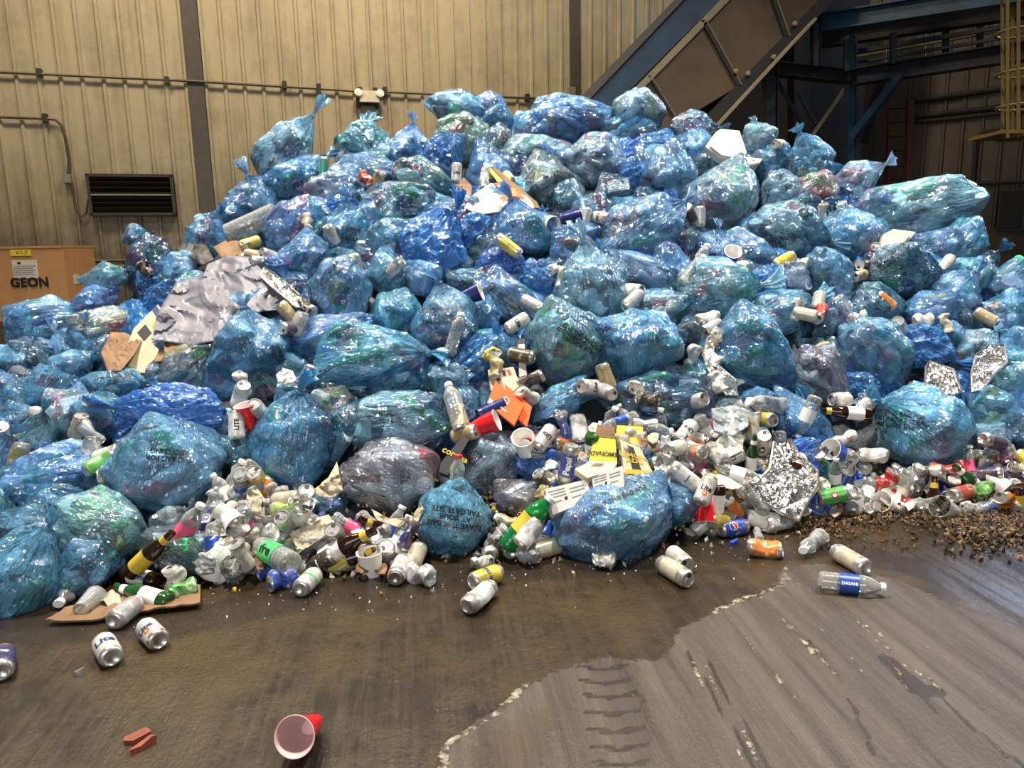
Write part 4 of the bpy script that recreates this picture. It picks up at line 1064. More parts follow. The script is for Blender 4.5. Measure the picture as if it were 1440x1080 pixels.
def cup_proto(mat, lining='cup_white', crush=0.0):
    def fn(p):
        p = p.copy(); f = (0.06 - p.z) / 0.12
        if crush: p.x *= 1 - crush * max(0, min(1, f * 1.3)); p.y *= 1 + 0.2 * crush * f; p += Vector((1, 1, 0)) * 0.010 * crush * noise.noise(p * 35) * f * 2
        return p
    prof = [(0.001, -0.058), (0.028, -0.060), (0.030, -0.056), (0.031, -0.035), (0.0335, -0.034), (0.0355, -0.010), (0.037, -0.009), (0.040, 0.020), (0.0415, 0.021), (0.0445, 0.057), (0.0475, 0.058), (0.0475, 0.061), (0.0445, 0.0615)]
    b = MB(); b.lathe(prof, 28, mat, fn=fn)
    l = MB(); l.lathe([(0.001, -0.050), (0.025, -0.051), (0.0415, 0.053), (0.0448, 0.0618), (0.0470, 0.0622), (0.0476, 0.0605)], 28, lining, fn=fn)
    return dict(name='plastic_cup', root=b.mesh('plastic_cup', True), kids=[('lining', l.mesh('lining', True), [])], fn=fn, H=0.06)
PB = [bottle_proto(0), bottle_proto(0.7), bottle_proto(1.0), bottle_proto(0, label='label_white'), bottle_proto(0.6, label='label_blue'), bottle_proto(0, label='label_blue'), bottle_proto(0.8, label='label_pink')]
GREENB = bottle_proto(0.4, 'green_plastic', 'cap_white', 'label_yellow', 1.15); JUG = bottle_proto(0.15, 'clear_plastic', 'cap_white', 'label_green', 1.35)
PINKB = bottle_proto(0.1, 'clear_plastic', 'cap_white', 'label_pink', 1.05); REDCAP = bottle_proto(0.3, 'clear_plastic', 'cap_red', None, 1.1)
GB = [glass_proto(), glass_proto('amber_glass', 'label_yellow'), glass_proto('green_glass', 'label_white')]
CUPS = {'R': cup_proto('cup_red'), 'Rc': cup_proto('cup_red', 'cup_pink_lining', 0.30), 'B': cup_proto('cup_blue'), 'N': cup_proto('cup_navy'), 'W': cup_proto('cup_white'), 'Wc': cup_proto('cup_white', 'cup_white', 0.5), 'T': cup_proto('clear_plastic', 'clear_plastic')}
ITEMS = []
def basis(p, a, tilt=0.0, spin=0.0, floor=False, u=0, v=0, r=0.033):
    if floor:
        q0 = floor_pt(u, v, r); q1 = floor_pt(u + 12 * math.cos(R(a)), v - 12 * math.sin(R(a)), r)
        ax = (q1 - q0).normalized(); ax = (ax + Vector((0, 0, math.sin(R(tilt))))).normalized()
    else: ax = ((RIGHT * math.cos(R(a)) + UP * math.sin(R(a))) * math.cos(R(tilt)) - FWD * math.sin(R(tilt))).normalized()
    toc = (CO - p).normalized(); y = -(toc - ax * toc.dot(ax)); 
    if y.length < 0.05: y = UP.copy()
    y.normalize(); x = y.cross(ax).normalized()
    return Matrix.Translation(p) @ Matrix((x, y, ax)).transposed().to_4x4() @ Matrix.Rotation(R(spin), 4, 'Z')
def put(pr, M, color=None, cat='can', label=None, group=None, extra=(), kind=None, u=None, v=None, scale=1.0):
    o = new(pr['name'], pr['root']); o.matrix_world = M @ Matrix.Scale(scale, 4)
    if color: o.color = tuple(color) + (1,)
    for nm, me_, sub in pr['kids']:
        c = new(nm, me_, o)
        for sn_, sm in sub: new(sn_, sm, c)
    for me_ in extra: new(me_.name.split('.')[0], me_, o)
    ITEMS.append(dict(o=o, label=label, cat=cat, group=group, desc=kind))
    return o
def where(u, v, floor, lift, r):
    if floor: return floor_pt(u, v, r)
    p = on_mound(u, v); return p + (CO - p).normalized() * (lift + 0.02)
def can(u, v, a, c='W', k=0, floor=False, tilt=None, lift=0.03, text=None, tcol='ink_navy', spin=None, tall=False, label=None, size=0.03, rot=False, emblem=None, up=1, z=0.0, scale=1.0):
    rnd = random.Random(int(u * 31 + v))
    pr = (TALL if tall else CANS)[k % (2 if tall else 4)]
    tilt = (0 if floor else rnd.uniform(-50, 50)) if tilt is None else tilt
    p = where(u, v, floor, lift, 0.031)
    M = basis(p, a, tilt, (0 if text or emblem else rnd.uniform(0, 360)) if spin is None else spin, floor, u, v)
    ex = []
    if text: ex.append(can_text(pr, text, size, tcol, rot, z, up))
    if emblem == 'lite': ex += [can_disc(pr, 0.010, 'ink_red', -0.022 * up), can_disc(pr, 0.006, 'label_yellow', -0.022 * up, r=0.0341)]
    if emblem == 'globe': ex += [can_disc(pr, 0.019, 'ink_white', -0.012), can_disc(pr, 0.0165, 'ink_red', -0.012, half=1, r=0.0341), can_disc(pr, 0.0165, 'label_blue', -0.012, half=-1, r=0.0341)]
    if emblem == 'roundel': ex += [can_disc(pr, 0.014, 'ink_red', 0.0), can_disc(pr, 0.008, 'ink_white', 0.0, r=0.0341)]
    d_ = {0: 'round', 1: 'dented', 2: 'bent', 3: 'flattened'}[k % 4]
    desc = f"{d_} {CNAME[c]}{' tall' if tall else ''} can"
    return put(pr, M, CCOL[c], 'can', label, 'empty drink cans in and before the heap', ex, desc, scale=scale)
def label_text(pr, words, size, mat, r, z=0.0, up=1):
    vs_, fs_ = text_mesh_data(words, size, bold=0.03 * size); out = []
    for p in vs_:
        x, y = -p.y * up, p.x * up; out.append(pr['fn'](Vector((r * math.sin(x / r), -r * math.cos(x / r), y + z))))
    mb = MB(); mb.add(out, fs_, mat); return mb.mesh('lettering')
def bottle(pr, u, v, a, floor=False, tilt=None, lift=0.03, label=None, desc='clear plastic bottle', cat='bottle', spin=None, scale=1.0, text=None):
    rnd = random.Random(int(u * 37 + v)); tilt = (0 if floor else rnd.uniform(-35, 35)) if tilt is None else tilt
    p = where(u, v, floor, lift, 0.032 * scale)
    return put(pr, basis(p, a, tilt, rnd.uniform(0, 360) if spin is None else spin, floor, u, v), None, cat, label, 'empty bottles in and before the heap', ([label_text(pr, *text)] if text else ()), desc, scale=scale)
def cup(k, u, v, a, floor=False, tilt=0, lift=0.04, label=None, spin=0, scale=1.0):
    p = where(u, v, floor, lift, 0.042 * scale)
    d_ = {'R': 'red plastic cup', 'Rc': 'crushed red plastic cup', 'B': 'bright blue cup', 'N': 'navy blue cup', 'W': 'white cup', 'Wc': 'squashed white cup', 'T': 'clear plastic cup'}[k]
    return put(CUPS[k], basis(p, a, tilt, spin, floor, u, v), None, 'cup', label, 'throwaway cups in and before the heap', (), d_, scale=scale)

# --- on the floor in front
can(151, 913, 118, 'W', 0, True, text='Lite', size=0.040, label='white can with large black lettering, alone on the floor far left', emblem=None, spin=5, tilt=0)
can(214, 891, 135, 'W', 0, True, text='Lite', size=0.034, emblem='lite', label='round white can with black lettering and red roundel on the left floor', spin=-10, up=1)
bpy.context.view_layer.update()
can(176, 861, 38, 'S', 0, True, label='shiny silver can lying beside the cardboard sheet', lift=0)
can(433, 818, 45, 'W', 0, True, tall=False, text='~~~', tcol='label_green', size=0.05, label='white can with pale green print alone before the heap')
can(397, 814, 20, 'B', 2, True, label='crushed blue can left of the white and green can on the floor')
can(3, 931, 80, 'N', 0, True, label='navy and white can cut by the left edge of the floor')
can(683, 812, 20, 'Y', 0, True, text='LAND SHARK', tcol='ink_navy', size=0.017, spin=0, label='yellow can with dark lettering before the heap', tall=False)
can(674, 839, 40, 'W', 1, True, tall=True, label='white tall can in front of the yellow can')
can(562, 800, 65, 'W', 0, True, tall=True, label='white and pale blue tall can standing askew left of the tied bag foot')
can(592, 808, 160, 'S', 2, True, label='crumpled silver can touching the pale blue tall can')
can(677, 792, -5, 'W', 3, True, label='flattened white can just above the yellow can')
can(745, 782, 165, 'S', 3, True, label='crushed foil-bright silver can before the heap centre')
can(768, 771, 15, 'C', 0, True, tall=True, label='cream can lying right of the crushed silver can')
can(716, 768, 110, 'S', 0, True, label='silver can standing left of the cream can at the heap foot')
can(690, 773, 80, 'W', 1, True, label='small white dented can between two silver cans at the heap foot')
can(948, 803, -32, 'C', 0, True, tall=True, label='cream tall can on the floor right of the big knotted bag')
can(955, 786, -40, 'W', 0, True, label='white can lying behind the cream tall can')
can(850, 787, 0, 'W', 3, True, label='white flattened can under the big knotted bag')
can(1030, 742, 8, 'B', 0, True, emblem='globe', spin=-10, label='blue can with red white and blue globe emblem at the heap foot')
can(1093, 736, 12, 'S', 1, True, label='dented silver can below the large foil tray')
can(1076, 771, -5, 'O', 1, True, label='orange can lying on the floor below the blue globe can')
bottle(PB[1], 1066, 752, 120, True, label='small crushed clear bottle behind the orange can', scale=0.6)
bottle(PB[1], 1143, 763, 235, True, label='short clear bottle standing askew on the wet floor right')
can(1196, 787, 150, 'C', 0, True, tall=True, label='cream tall can lying by the labelled water bottle', spin=30)
bottle(PB[5], 1197, 821, -6, True, label='clear water bottle with blue label and white cap on the floor', spin=0, text=('DASANI', 0.014, 'ink_white', 0.0334, -0.008))
cup('Rc', 427, 1027, -118, True, label='crushed red cup with white rim lying alone in the foreground', tilt=25)
# wood chips
mb = MB()
def chip(u, v, lx, ly, rot, mat, name, label, cat='chip', th=0.008):
    p = floor_pt(u, v, th); m_ = MB(); n = 7; top = []
    for k in range(n):
        a = 2 * math.pi * k / n; rr = 1 + 0.35 * noise.noise(Vector((k * 1.7, u, v))); top.append((lx * rr * math.cos(a), ly * rr * math.sin(a)))
    vs_ = [(x, y, th + 0.006 * math.sin(x * 90)) for x, y in top] + [(x * 0.9, y * 0.9, -th) for x, y in top]
    m_.add(vs_, [tuple(range(n)), tuple(range(2 * n - 1, n - 1, -1))] + [(k, n + k, n + (k + 1) % n, (k + 1) % n) for k in range(n)], mat, Matrix.Translation(p) @ Matrix.Rotation(R(rot), 4, 'Z'))
    o = m_.build(name); tag(o, label, cat); return o
chip(193, 1037, 0.032, 0.020, 20, 'wood_chip', 'wood_chip', 'broad red-brown bark chip on the foreground floor', 'wood chip')
chip(201, 1048, 0.034, 0.007, 50, 'wood_chip', 'wood_chip', 'thin red-brown splinter beside the broad bark chip', 'wood chip')
chip(1032, 763, 0.018, 0.010, 0, 'label_blue', 'plastic_scrap', 'tiny pale blue plastic scrap on the wet floor under the globe can', 'scrap')
chip(971, 749, 0.012, 0.03, 35, 'paper_white', 'paper_scrap', 'small white paper strip on the floor at the heap foot', 'scrap')
chip(112, 945, 0.014, 0.010, 0, 'aluminium', 'can_tab', 'tiny metal can tab on the floor near the far left can', 'tab')

# ---------------------------------------------------------------- sheets, cartons and trays
def plane_for(quad, lift, tiltup=0.45, n=None):
    cu_ = sum(q[0] for q in quad) / len(quad); cv_ = sum(q[1] for q in quad) / len(quad)
    p = on_mound(cu_, cv_); p = p + (CO - p).normalized() * lift
    n = (-FWD * 0.85 + UP * tiltup).normalized() if n is None else n.normalized()
    return p, n
def hitp(u, v, p, n):
    d = ray(u, v); return CO + d * ((p - CO).dot(n) / d.dot(n))
def carton(name, quad, th, mat, label, cat, lift=0.08, tiltup=0.45, texts=(), n=None, p=None, patches=(), root=None):
    p0, n0 = plane_for(quad, lift, tiltup, n)
    if p is not None: p0 = p
    Q = [hitp(u, v, p0, n0) for u, v in quad]; B_ = [q - n0 * th for q in Q]; k = len(Q)
    mb = MB(); mb.add(Q + B_, [tuple(range(k))[::-1], tuple(range(k, 2 * k))] + [(i, (i + 1) % k, k + (i + 1) % k, k + i) for i in range(k)], mat)
    o = mb.build(name)
    if root is None: tag(o, label, cat)
    else: o.parent = root; 
    def bil(s, t, off): # s right, t down in the thing's own frame
        a = Q[0].lerp(Q[1], s); b = Q[3].lerp(Q[2], s); return a.lerp(b, t) + n0 * off
    for (body, s, t, hgt, mt) in texts:
        W_ = (Q[1] - Q[0]).length; H_ = (Q[3] - Q[0]).length
        vs_, fs_ = text_mesh_data(body, hgt * H_, bold=0.02 * hgt * H_)
        m2 = MB(); m2.add([bil(s + q.x / W_, t - q.y / H_, 0.003) for q in vs_], fs_, mt); m2.build('printed_text', o)
    for (s0, t0_, s1, t1_, mt) in patches:
        m2 = MB(); c4 = [bil(s0, t0_, 0.0015), bil(s1, t0_, 0.0015), bil(s1, t1_, 0.0015), bil(s0, t1_, 0.0015)]; c5 = [c - n0 * 0.001 for c in c4]
        m2.add(c4 + c5, [(3, 2, 1, 0), (4, 5, 6, 7), (0, 1, 5, 4), (1, 2, 6, 5), (2, 3, 7, 6), (3, 0, 4, 7)], mt); m2.build('printed_panel', o)
    return o
def drape(name, outline, mat, label, cat, lift=0.05, amp=0.03, freq=9.0, th=0.003, step=7.0, kind=None, floor=False, seed=0):
    bm = bmesh.new(); vs_ = [bm.verts.new((u, v, 0)) for u, v in outline]; bm.faces.new(vs_)
    bmesh.ops.triangulate(bm, faces=bm.faces[:])
    for _ in range(7):
        es = [e for e in bm.edges if e.calc_length() > step]
        if not es: break
        bmesh.ops.subdivide_edges(bm, edges=es, cuts=1); bmesh.ops.triangulate(bm, faces=[f for f in bm.faces if len(f.verts) > 3])
    bmesh.ops.beautify_fill(bm, faces=bm.faces[:], edges=bm.edges[:])
    bm.verts.index_update(); out = []
    cu_ = sum(q[0] for q in outline) / len(outline); cv_ = sum(q[1] for q in outline) / len(outline)
    p0 = on_mound(cu_, cv_) if not floor else floor_pt(cu_, cv_, 0.01)
    n0 = (-FWD * 0.6 + UP * 0.6).normalized() if not floor else Vector((0, 0, 1))
    for v_ in bm.verts:
        u, v = v_.co.x, v_.co.y
        q = hitp(u, v, p0, n0) if not floor else floor_pt(u, v, 0.012)
        if not floor:
            m_ = on_mound(u, v); q = q.lerp(m_, 0.5)
        s = Vector((u / 100.0 + seed, v / 100.0, seed * 1.7))
        f_ = 1 - abs(noise.noise(s * freq * 0.35)) * 3; g_2 = 1 - abs(noise.noise(s * freq + Vector((noise.noise(s * 3), 0, 0)) * 2)) * 2.5
        q = q + (CO - q).normalized() * (lift + amp * (f_ + 0.5 * g_2)) if not floor else q + Vector((0, 0, max(0, amp * (f_ + 0.4 * g_2))))
        out.append(q)
    fs_ = [tuple(v.index for v in f.verts) for f in bm.faces]; bm.free()
    mb = MB(); mb.add(out, fs_, mat); o = mb.build(name, smooth=(amp > 0.015)); tag(o, label, cat, kind=kind)
    md = o.modifiers.new('thickness', 'SOLIDIFY'); md.thickness = th
    return o
# grey tarp lying across the upper left of the heap
drape('tarpaulin', [(213, 478), (222, 440), (248, 398), (286, 388), (292, 372), (322, 360), (352, 362), (372, 384), (398, 402), (424, 424), (404, 436), (370, 438), (340, 446), (318, 462), (300, 480), (270, 486), (240, 482)], 'tarp_grey',
      'crumpled light grey tarpaulin draped on the left of the heap', 'tarpaulin', lift=0.18, amp=0.06, freq=4.6, th=0.004, step=5, seed=3)
# printed beer carton sheet and brown bag below it
cs = carton('carton_sheet', [(188, 462), (222, 428), (262, 492), (238, 524), (164, 524)], 0.012, 'cream_print', 'flattened cream printed carton sheet showing below the grey tarpaulin', 'carton', lift=0.10,
       patches=((0.0, 0.1, 0.35, 0.30, 'ink_black'), (0.45, 0.2, 0.7, 0.4, 'label_yellow'), (0.3, 0.45, 0.6, 0.55, 'ink_black'), (0.75, 0.0, 0.95, 0.16, 'ink_navy')))
drape('paper_bag', [(142, 496), (156, 468), (176, 468), (200, 480), (188, 500), (170, 522), (152, 524)], 'kraft', 'torn brown paper bag beside the cream carton sheet on the left', 'paper bag', lift=0.17, amp=0.018, th=0.003, step=5)
drape('brown_paper', [(228, 482), (262, 476), (268, 492), (240, 506), (216, 510)], 'kraft', 'crumpled brown paper right under the grey tarpaulin', 'paper', lift=0.12, amp=0.02, step=5)
drape('black_wrapper', [(246, 352), (258, 342), (290, 344), (302, 366), (284, 374), (262, 360)], 'ink_black', 'shiny black crumpled wrapper near the left shoulder of the heap', 'wrapper', lift=0.14, amp=0.03, step=5, seed=5)
drape('brown_paper', [(300, 348), (322, 336), (352, 344), (340, 360), (312, 364)], 'kraft', 'torn brown cardboard at the left shoulder under the clear tray', 'cardboard', lift=0.15, amp=0.02, step=5, seed=8)
# clear sleeve of stacked cups
sl = empty('cup_sleeve'); sl_ps = [on_mound(322, 330) + (CO - on_mound(322, 330)).normalized() * .2, on_mound(388, 300) + (CO - on_mound(388, 300)).normalized() * .2]
mb = MB(); mb.tube([sl_ps[0].lerp(sl_ps[1], k / 9) for k in range(10)], 0.065, 18, 'clear_plastic'); bpy.data.objects.remove(sl)
sl = mb.build('cup_sleeve', smooth=True); tag(sl, 'long clear sleeve of stacked cups lying on the left shoulder', 'cup sleeve')
dd = (sl_ps[1] - sl_ps[0])
for k in range(1, 10):
    mb = MB(); c = sl_ps[0] + dd * (k / 10); M = Matrix.Translation(c) @ rand_rot(dd.normalized()); mb.lathe([(0.055, -0.004), (0.060, 0.004)], 20, 'clear_plastic', M); mb.build('cup_rim', sl, smooth=True)
# white and orange plastic bag near the crest
drape('shopping_bag', [(653, 292), (664, 276), (690, 258), (720, 264), (745, 280), (752, 292), (716, 296), (672, 303)], 'paper_white', 'white plastic bag with orange print near the heap crest', 'plastic bag', lift=0.2, amp=0.035, freq=7, th=0.003, step=4, seed=2)
ob = drape('orange_wrapper', [(694, 258), (712, 256), (732, 270), (738, 280), (720, 276), (706, 286), (700, 272)], 'orange_print', 'orange printed fold lying on the white plastic bag near the crest', 'wrapper', lift=0.245, amp=0.02, th=0.002, step=4, seed=2)
carton('cardboard_flap', [(692, 236), (700, 238), (755, 284), (760, 293), (744, 290)], 0.01, 'kraft', 'brown cardboard flap behind the white plastic bag', 'cardboard', lift=0.24)
carton('wrapper', [(688, 240), (712, 244), (720, 252), (700, 256)], 0.008, 'label_yellow', 'yellow wrapper left of the brown cardboard flap at the crest', 'wrapper', lift=0.22)
# foam clamshells
def clamshell(base, lid, label, lift=0.26):
    o = carton('foam_clamshell', base, 0.06, 'foam_white', label, 'food box', lift=lift, tiltup=0.2)
    p0, n0 = plane_for(base, lift, 0.2)
    k = carton('lid', lid, 0.012, 'foam_white', None, None, n=(-FWD * 0.4 + UP * 0.9), p=hitp(lid[0][0], lid[0][1], p0, n0), root=o)
    inner = [((q[0] - sum(b[0] for b in base) / len(base)) * 0.78 + sum(b[0] for b in base) / len(base), (q[1] - sum(b[1] for b in base) / len(base)) * 0.78 + sum(b[1] for b in base) / len(base)) for q in base]
    carton('raised_panel', inner, 0.03, 'foam_white', None, None, n=n0, p=p0 + n0 * 0.022, root=o)
    return o
clamshell([(1006, 186), (1014, 181), (1040, 184), (1050, 214), (1044, 228), (1012, 222), (992, 206)], [(1040, 230), (1048, 232), (1068, 228), (1086, 206), (1072, 203), (1048, 216)], 'open white foam food box lying on the top right of the heap', 0.40)
clamshell([(1242, 330), (1256, 322), (1288, 326), (1276, 340), (1262, 350), (1238, 348)], [(1238, 346), (1264, 348), (1264, 352), (1240, 350)], 'closed white foam food box on the right of the heap above the dark bag', 0.30)
carton('foam_plate', [(984, 660), (1012, 658), (1032, 676), (1046, 684), (1030, 688), (1006, 682), (990, 672)], 0.006, 'foam_white', 'white oval foam plate left of the large foil tray', 'plate', lift=0.14, tiltup=0.9)
# foil trays
def foil_tray(outline, label, lift, rimpx=4.0, seed=0, n=None):
    o = drape('foil_tray', outline, 'foil', label, 'foil tray', lift=lift, amp=0.013, freq=8, th=0.002, step=4, seed=seed)
    c = (sum(q[0] for q in outline) / len(outline), sum(q[1] for q in outline) / len(outline))
    p0, n0 = plane_for(outline, lift + 0.03, 0.6)
    p0, n0 = on_mound(*c), (-FWD * 0.6 + UP * 0.6).normalized(); pts = [hitp(u, v, p0, n0).lerp(on_mound(u, v), 0.5) for u, v in outline]; pts = [p + (CO - p).normalized() * (lift + 0.008) for p in pts]; pts.append(pts[0]); mb = MB(); mb.tube(pts, 0.007, 6, 'foil'); k = mb.build('rolled_rim', o, smooth=True)
    return o
foil_tray([(1088, 622), (1112, 618), (1124, 640), (1150, 662), (1150, 682), (1134, 710), (1122, 733), (1100, 722), (1076, 708), (1056, 700), (1062, 680), (1082, 660)], 'large crumpled silver foil tray leaning at the foot of the heap', 0.16, seed=4)
foil_tray([(1372, 500), (1390, 486), (1412, 485), (1416, 510), (1400, 524), (1382, 548), (1367, 552), (1366, 525)], 'upright ribbed foil tray on the far right of the heap', 0.18, seed=9)
foil_tray([(1302, 516), (1308, 508), (1330, 516), (1340, 520), (1352, 550), (1340, 556), (1300, 552)], 'flat crumpled foil pan left of the upright foil tray', 0.16, seed=12)
foil_tray([(996, 474), (1006, 470), (1012, 472), (998, 505), (1034, 535), (1036, 555), (1022, 556), (996, 520), (988, 500)], 'narrow foil pan edge beside the big oval blue bag', 0.14, seed=14)
foil_tray([(372, 378), (384, 384), (426, 420), (428, 434), (418, 432), (384, 404), (366, 388)], 'ribbed foil pan edge sticking out right of the grey tarpaulin', 0.2, seed=17)
# orange carton pair and cream box
carton('cream_box', [(686, 520), (722, 516), (733, 546), (700, 556), (690, 548)], 0.05, 'cream_print', 'cream printed box standing behind the orange cartons', 'carton', lift=0.14, patches=((0.1, 0.1, 0.22, 0.35, 'ink_navy'), (0.3, 0.1, 0.42, 0.35, 'ink_red'), (0.5, 0.1, 0.62, 0.35, 'ink_navy'), (0.7, 0.1, 0.82, 0.35, 'ink_red')))
carton('orange_carton', [(697, 536), (737, 570), (723, 598), (685, 567)], 0.02, 'orange_print', 'larger orange printed carton lying mid-heap', 'carton', lift=0.20, texts=(('O', 0.5, 0.38, 0.4, 'paper_white'), ('Fresh', 0.5, 0.75, 0.18, 'paper_white')), patches=((0.02, 0.75, 0.14, 0.95, 'paper_white'),))
carton('orange_carton', [(710, 540), (748, 572), (741, 600), (730, 590), (716, 566)], 0.02, 'orange_print', 'smaller orange carton tucked behind the larger orange carton', 'carton', lift=0.16)
# tall black and white carton in the crevice
carton('black_carton', [(727, 478), (738, 476), (744, 556), (730, 552)], 0.03, 'ink_black', 'tall black carton with white panels wedged above the cream box', 'carton', lift=0.12, patches=((0.1, 0.1, 0.9, 0.25, 'paper_white'), (0.1, 0.4, 0.9, 0.7, 'paper_white')))
carton('black_carton', [(652, 612), (660, 618), (630, 668), (618, 664), (620, 650)], 0.04, 'ink_black', 'black bottle carton leaning at the heap middle left of the red cup', 'carton', lift=0.16, texts=(('corona', 0.5, 0.5, 0.2, 'label_yellow'),))
# lemonade cartons
carton('lemonade_carton', [(868, 651), (828, 648), (840, 597), (864, 600)], 0.05, 'lemon_print', 'yellow lemonade carton standing upside down with dark lettering', 'carton', lift=0.18, texts=(('LEMONADE', 0.5, 0.22, 0.17, 'ink_black'), ), patches=((0.0, 0.66, 1.0, 1.0, 'kraft'),))
carton('lemonade_carton', [(872, 618), (900, 630), (920, 668), (878, 666)], 0.05, 'cream_print', 'cream and black lemonade carton right of the yellow one', 'carton', lift=0.16, texts=(('LEMON\nADE', 0.45, 0.5, 0.2, 'label_yellow'),), patches=((0.3, 0.1, 0.62, 0.85, 'ink_black'), (0.0, 0.86, 1.0, 1.0, 'label_yellow')))
carton('lemonade_carton', [(868, 598), (904, 600), (904, 626), (866, 618)], 0.05, 'lemon_print', 'small yellow carton behind the two lemonade cartons', 'carton', lift=0.12)
# white cartons
def boxy(front, top, label, texts=(), lift=0.2, patches=()):
    o = carton('white_carton', front, 0.07, 'paper_white', label, 'carton', lift=lift, tiltup=0.35, texts=texts, patches=patches)
    return o
wp = ((0.05, 0.12, 0.45, 0.16, 'ink_grey'), (0.05, 0.24, 0.45, 0.28, 'ink_grey'), (0.05, 0.36, 0.45, 0.40, 'ink_grey'), (0.55, 0.2, 0.9, 0.24, 'ink_grey'), (0.55, 0.35, 0.9, 0.39, 'ink_grey'), (0.05, 0.55, 0.3, 0.60, 'ink_grey'), (0.55, 0.6, 0.8, 0.64, 'ink_grey'), (0.38, 0.5, 0.45, 0.62, 'ink_black'))
boxy([(766, 688), (825, 674), (832, 702), (778, 724)], None, 'long white carton with small grey print at the heap foot', lift=0.20, patches=wp)
boxy([(832, 668), (876, 655), (878, 684), (836, 698)], None, 'white carton with small grey print right of the longer white carton', lift=0.22, patches=wp)
carton('white_carton', [(808, 660), (830, 648), (868, 650), (862, 660), (826, 672)], 0.03, 'cream_print', 'cream box top with oval opening above the white cartons', 'carton', lift=0.24, tiltup=0.9, patches=((0.35, 0.3, 0.75, 0.6, 'kraft'),))
# dirty paper and board at the heap foot
drape('paper_board', [(408, 752), (440, 730), (462, 724), (474, 738), (452, 758), (420, 778)], 'paper_dirty', 'stained white paperboard lying on the left foot of the heap', 'paper', lift=0.13, amp=0.012, step=5)
drape('crumpled_paper', [(348, 688), (358, 682), (370, 698), (366, 724), (350, 720), (346, 706)], 'paper_dirty', 'crumpled cream napkin on a grey bag left of the heap foot', 'paper', lift=0.18, amp=0.03, step=4, seed=4)
drape('crumpled_paper', [(440, 690), (462, 672), (474, 650), (482, 690), (470, 700), (450, 700)], 'paper_dirty', 'torn off-white paper standing between two grey bags', 'paper', lift=0.13, amp=0.03, step=4, seed=6)
drape('crumpled_paper', [(388, 528), (398, 518), (412, 522), (418, 536), (402, 541), (392, 538)], 'paper_white', 'small crumpled white tissue under the text bag', 'paper', lift=0.14, amp=0.03, step=4, seed=7)
drape('torn_paper', [(522, 716), (548, 730), (580, 728), (592, 706), (596, 716), (588, 734), (560, 742), (530, 732)], 'paper_dirty', 'long torn cream paper strip under the big grey bag', 'paper', lift=0.14, amp=0.02, step=4, seed=8)
drape('crumpled_paper', [(1002, 626), (1020, 606), (1046, 612), (1044, 634), (1024, 644), (1006, 640)], 'paper_white', 'crumpled white printed paper left of the foil tray', 'paper', lift=0.14, amp=0.025, step=4, seed=10)
drape('crumpled_paper', [(1215, 456), (1240, 452), (1252, 466), (1246, 474), (1228, 466)], 'paper_white', 'crumpled white newspaper scrap on the right of the heap', 'paper', lift=0.14, amp=0.025, step=4, seed=11)
drape('crumpled_paper', [(640, 262), (652, 250), (664, 262), (662, 280), (648, 282), (640, 272)], 'kraft', 'crumpled brown paper bag near the crest left of the white bag', 'paper', lift=0.2, amp=0.03, step=4, seed=13)
drape('plastic_sheet', [(1000, 575), (1032, 570), (1056, 578), (1052, 600), (1030, 614), (1004, 608)], 'clear_rough_film', 'torn clear film with purple print at the heap foot', 'plastic film', lift=0.18, amp=0.03, step=4, seed=15)
carton('purple_carton', [(1000, 580), (1040, 584), (1036, 606), (998, 604)], 0.03, 'label_pink', 'purple and navy carton inside the torn clear film', 'carton', lift=0.13, patches=((0, 0, 1, 0.4, 'ink_navy'),))
drape('blue_tray', [(1088, 618), (1128, 620), (1150, 646), (1150, 670), (1140, 640), (1110, 624)], 'cup_blue', 'flat bright blue plastic edge behind the large foil tray', 'tray', lift=0.10, amp=0.008, step=5)
# cardboard sheet on the floor with rubbish on it
cb_o = drape('cardboard_sheet', [(64, 876), (92, 858), (150, 846), (205, 838), (282, 826), (282, 852), (198, 862), (130, 874)], 'kraft', 'flat wet brown cardboard sheet on the floor at the left foot', 'cardboard', amp=0.006, floor=True, th=0.006, step=8)
carton('paper_scrap', [(222, 834), (230, 832), (231, 842), (223, 842)], 0.002, 'paper_white', 'small white paper square on the cardboard sheet', 'scrap', n=Vector((0, 0, 1)), p=Vector((0, 0, 0.025)))
drape('crumpled_paper', [(140, 852), (150, 838), (168, 842), (172, 852), (156, 858)], 'paper_dirty', 'crumpled printed paper on the cardboard sheet', 'paper', amp=0.02, floor=True, step=4, seed=21)
bottle(GB[0], 184, 808, 172, True, label='brown glass bottle with white label above the cardboard sheet', desc='brown beer bottle', tilt=8, spin=0, text=('Corona', 0.026, 'ink_navy', 0.0315, -0.042, -1))
bottle(GB[2], 200, 836, 170, True, label='green glass bottle with cream label on the cardboard sheet', desc='green bottle', tilt=6)
can(247, 818, 100, 'W', 2, False, lift=0.05, text='Lite', label='crushed white can behind the green can by the cardboard sheet')
can(258, 832, 20, 'E', 3, True, label='crushed bright green can on the cardboard sheet')
bottle(PB[2], 104, 826, 215, True, label='crushed clear bottle at the left end of the cardboard sheet')
bottle(GB[1], 212, 778, 42, False, tilt=10, lift=0.12, label='brown beer bottle with gold neck poking up between left bags', desc='brown beer bottle')
bottle(PINKB, 262, 744, 58, False, lift=0.16, label='clear bottle with pink and purple label on a grey bag', tilt=5)
cup('T', 124, 848, 40, True, label='clear cup lying on the left of the cardboard sheet', scale=0.8)

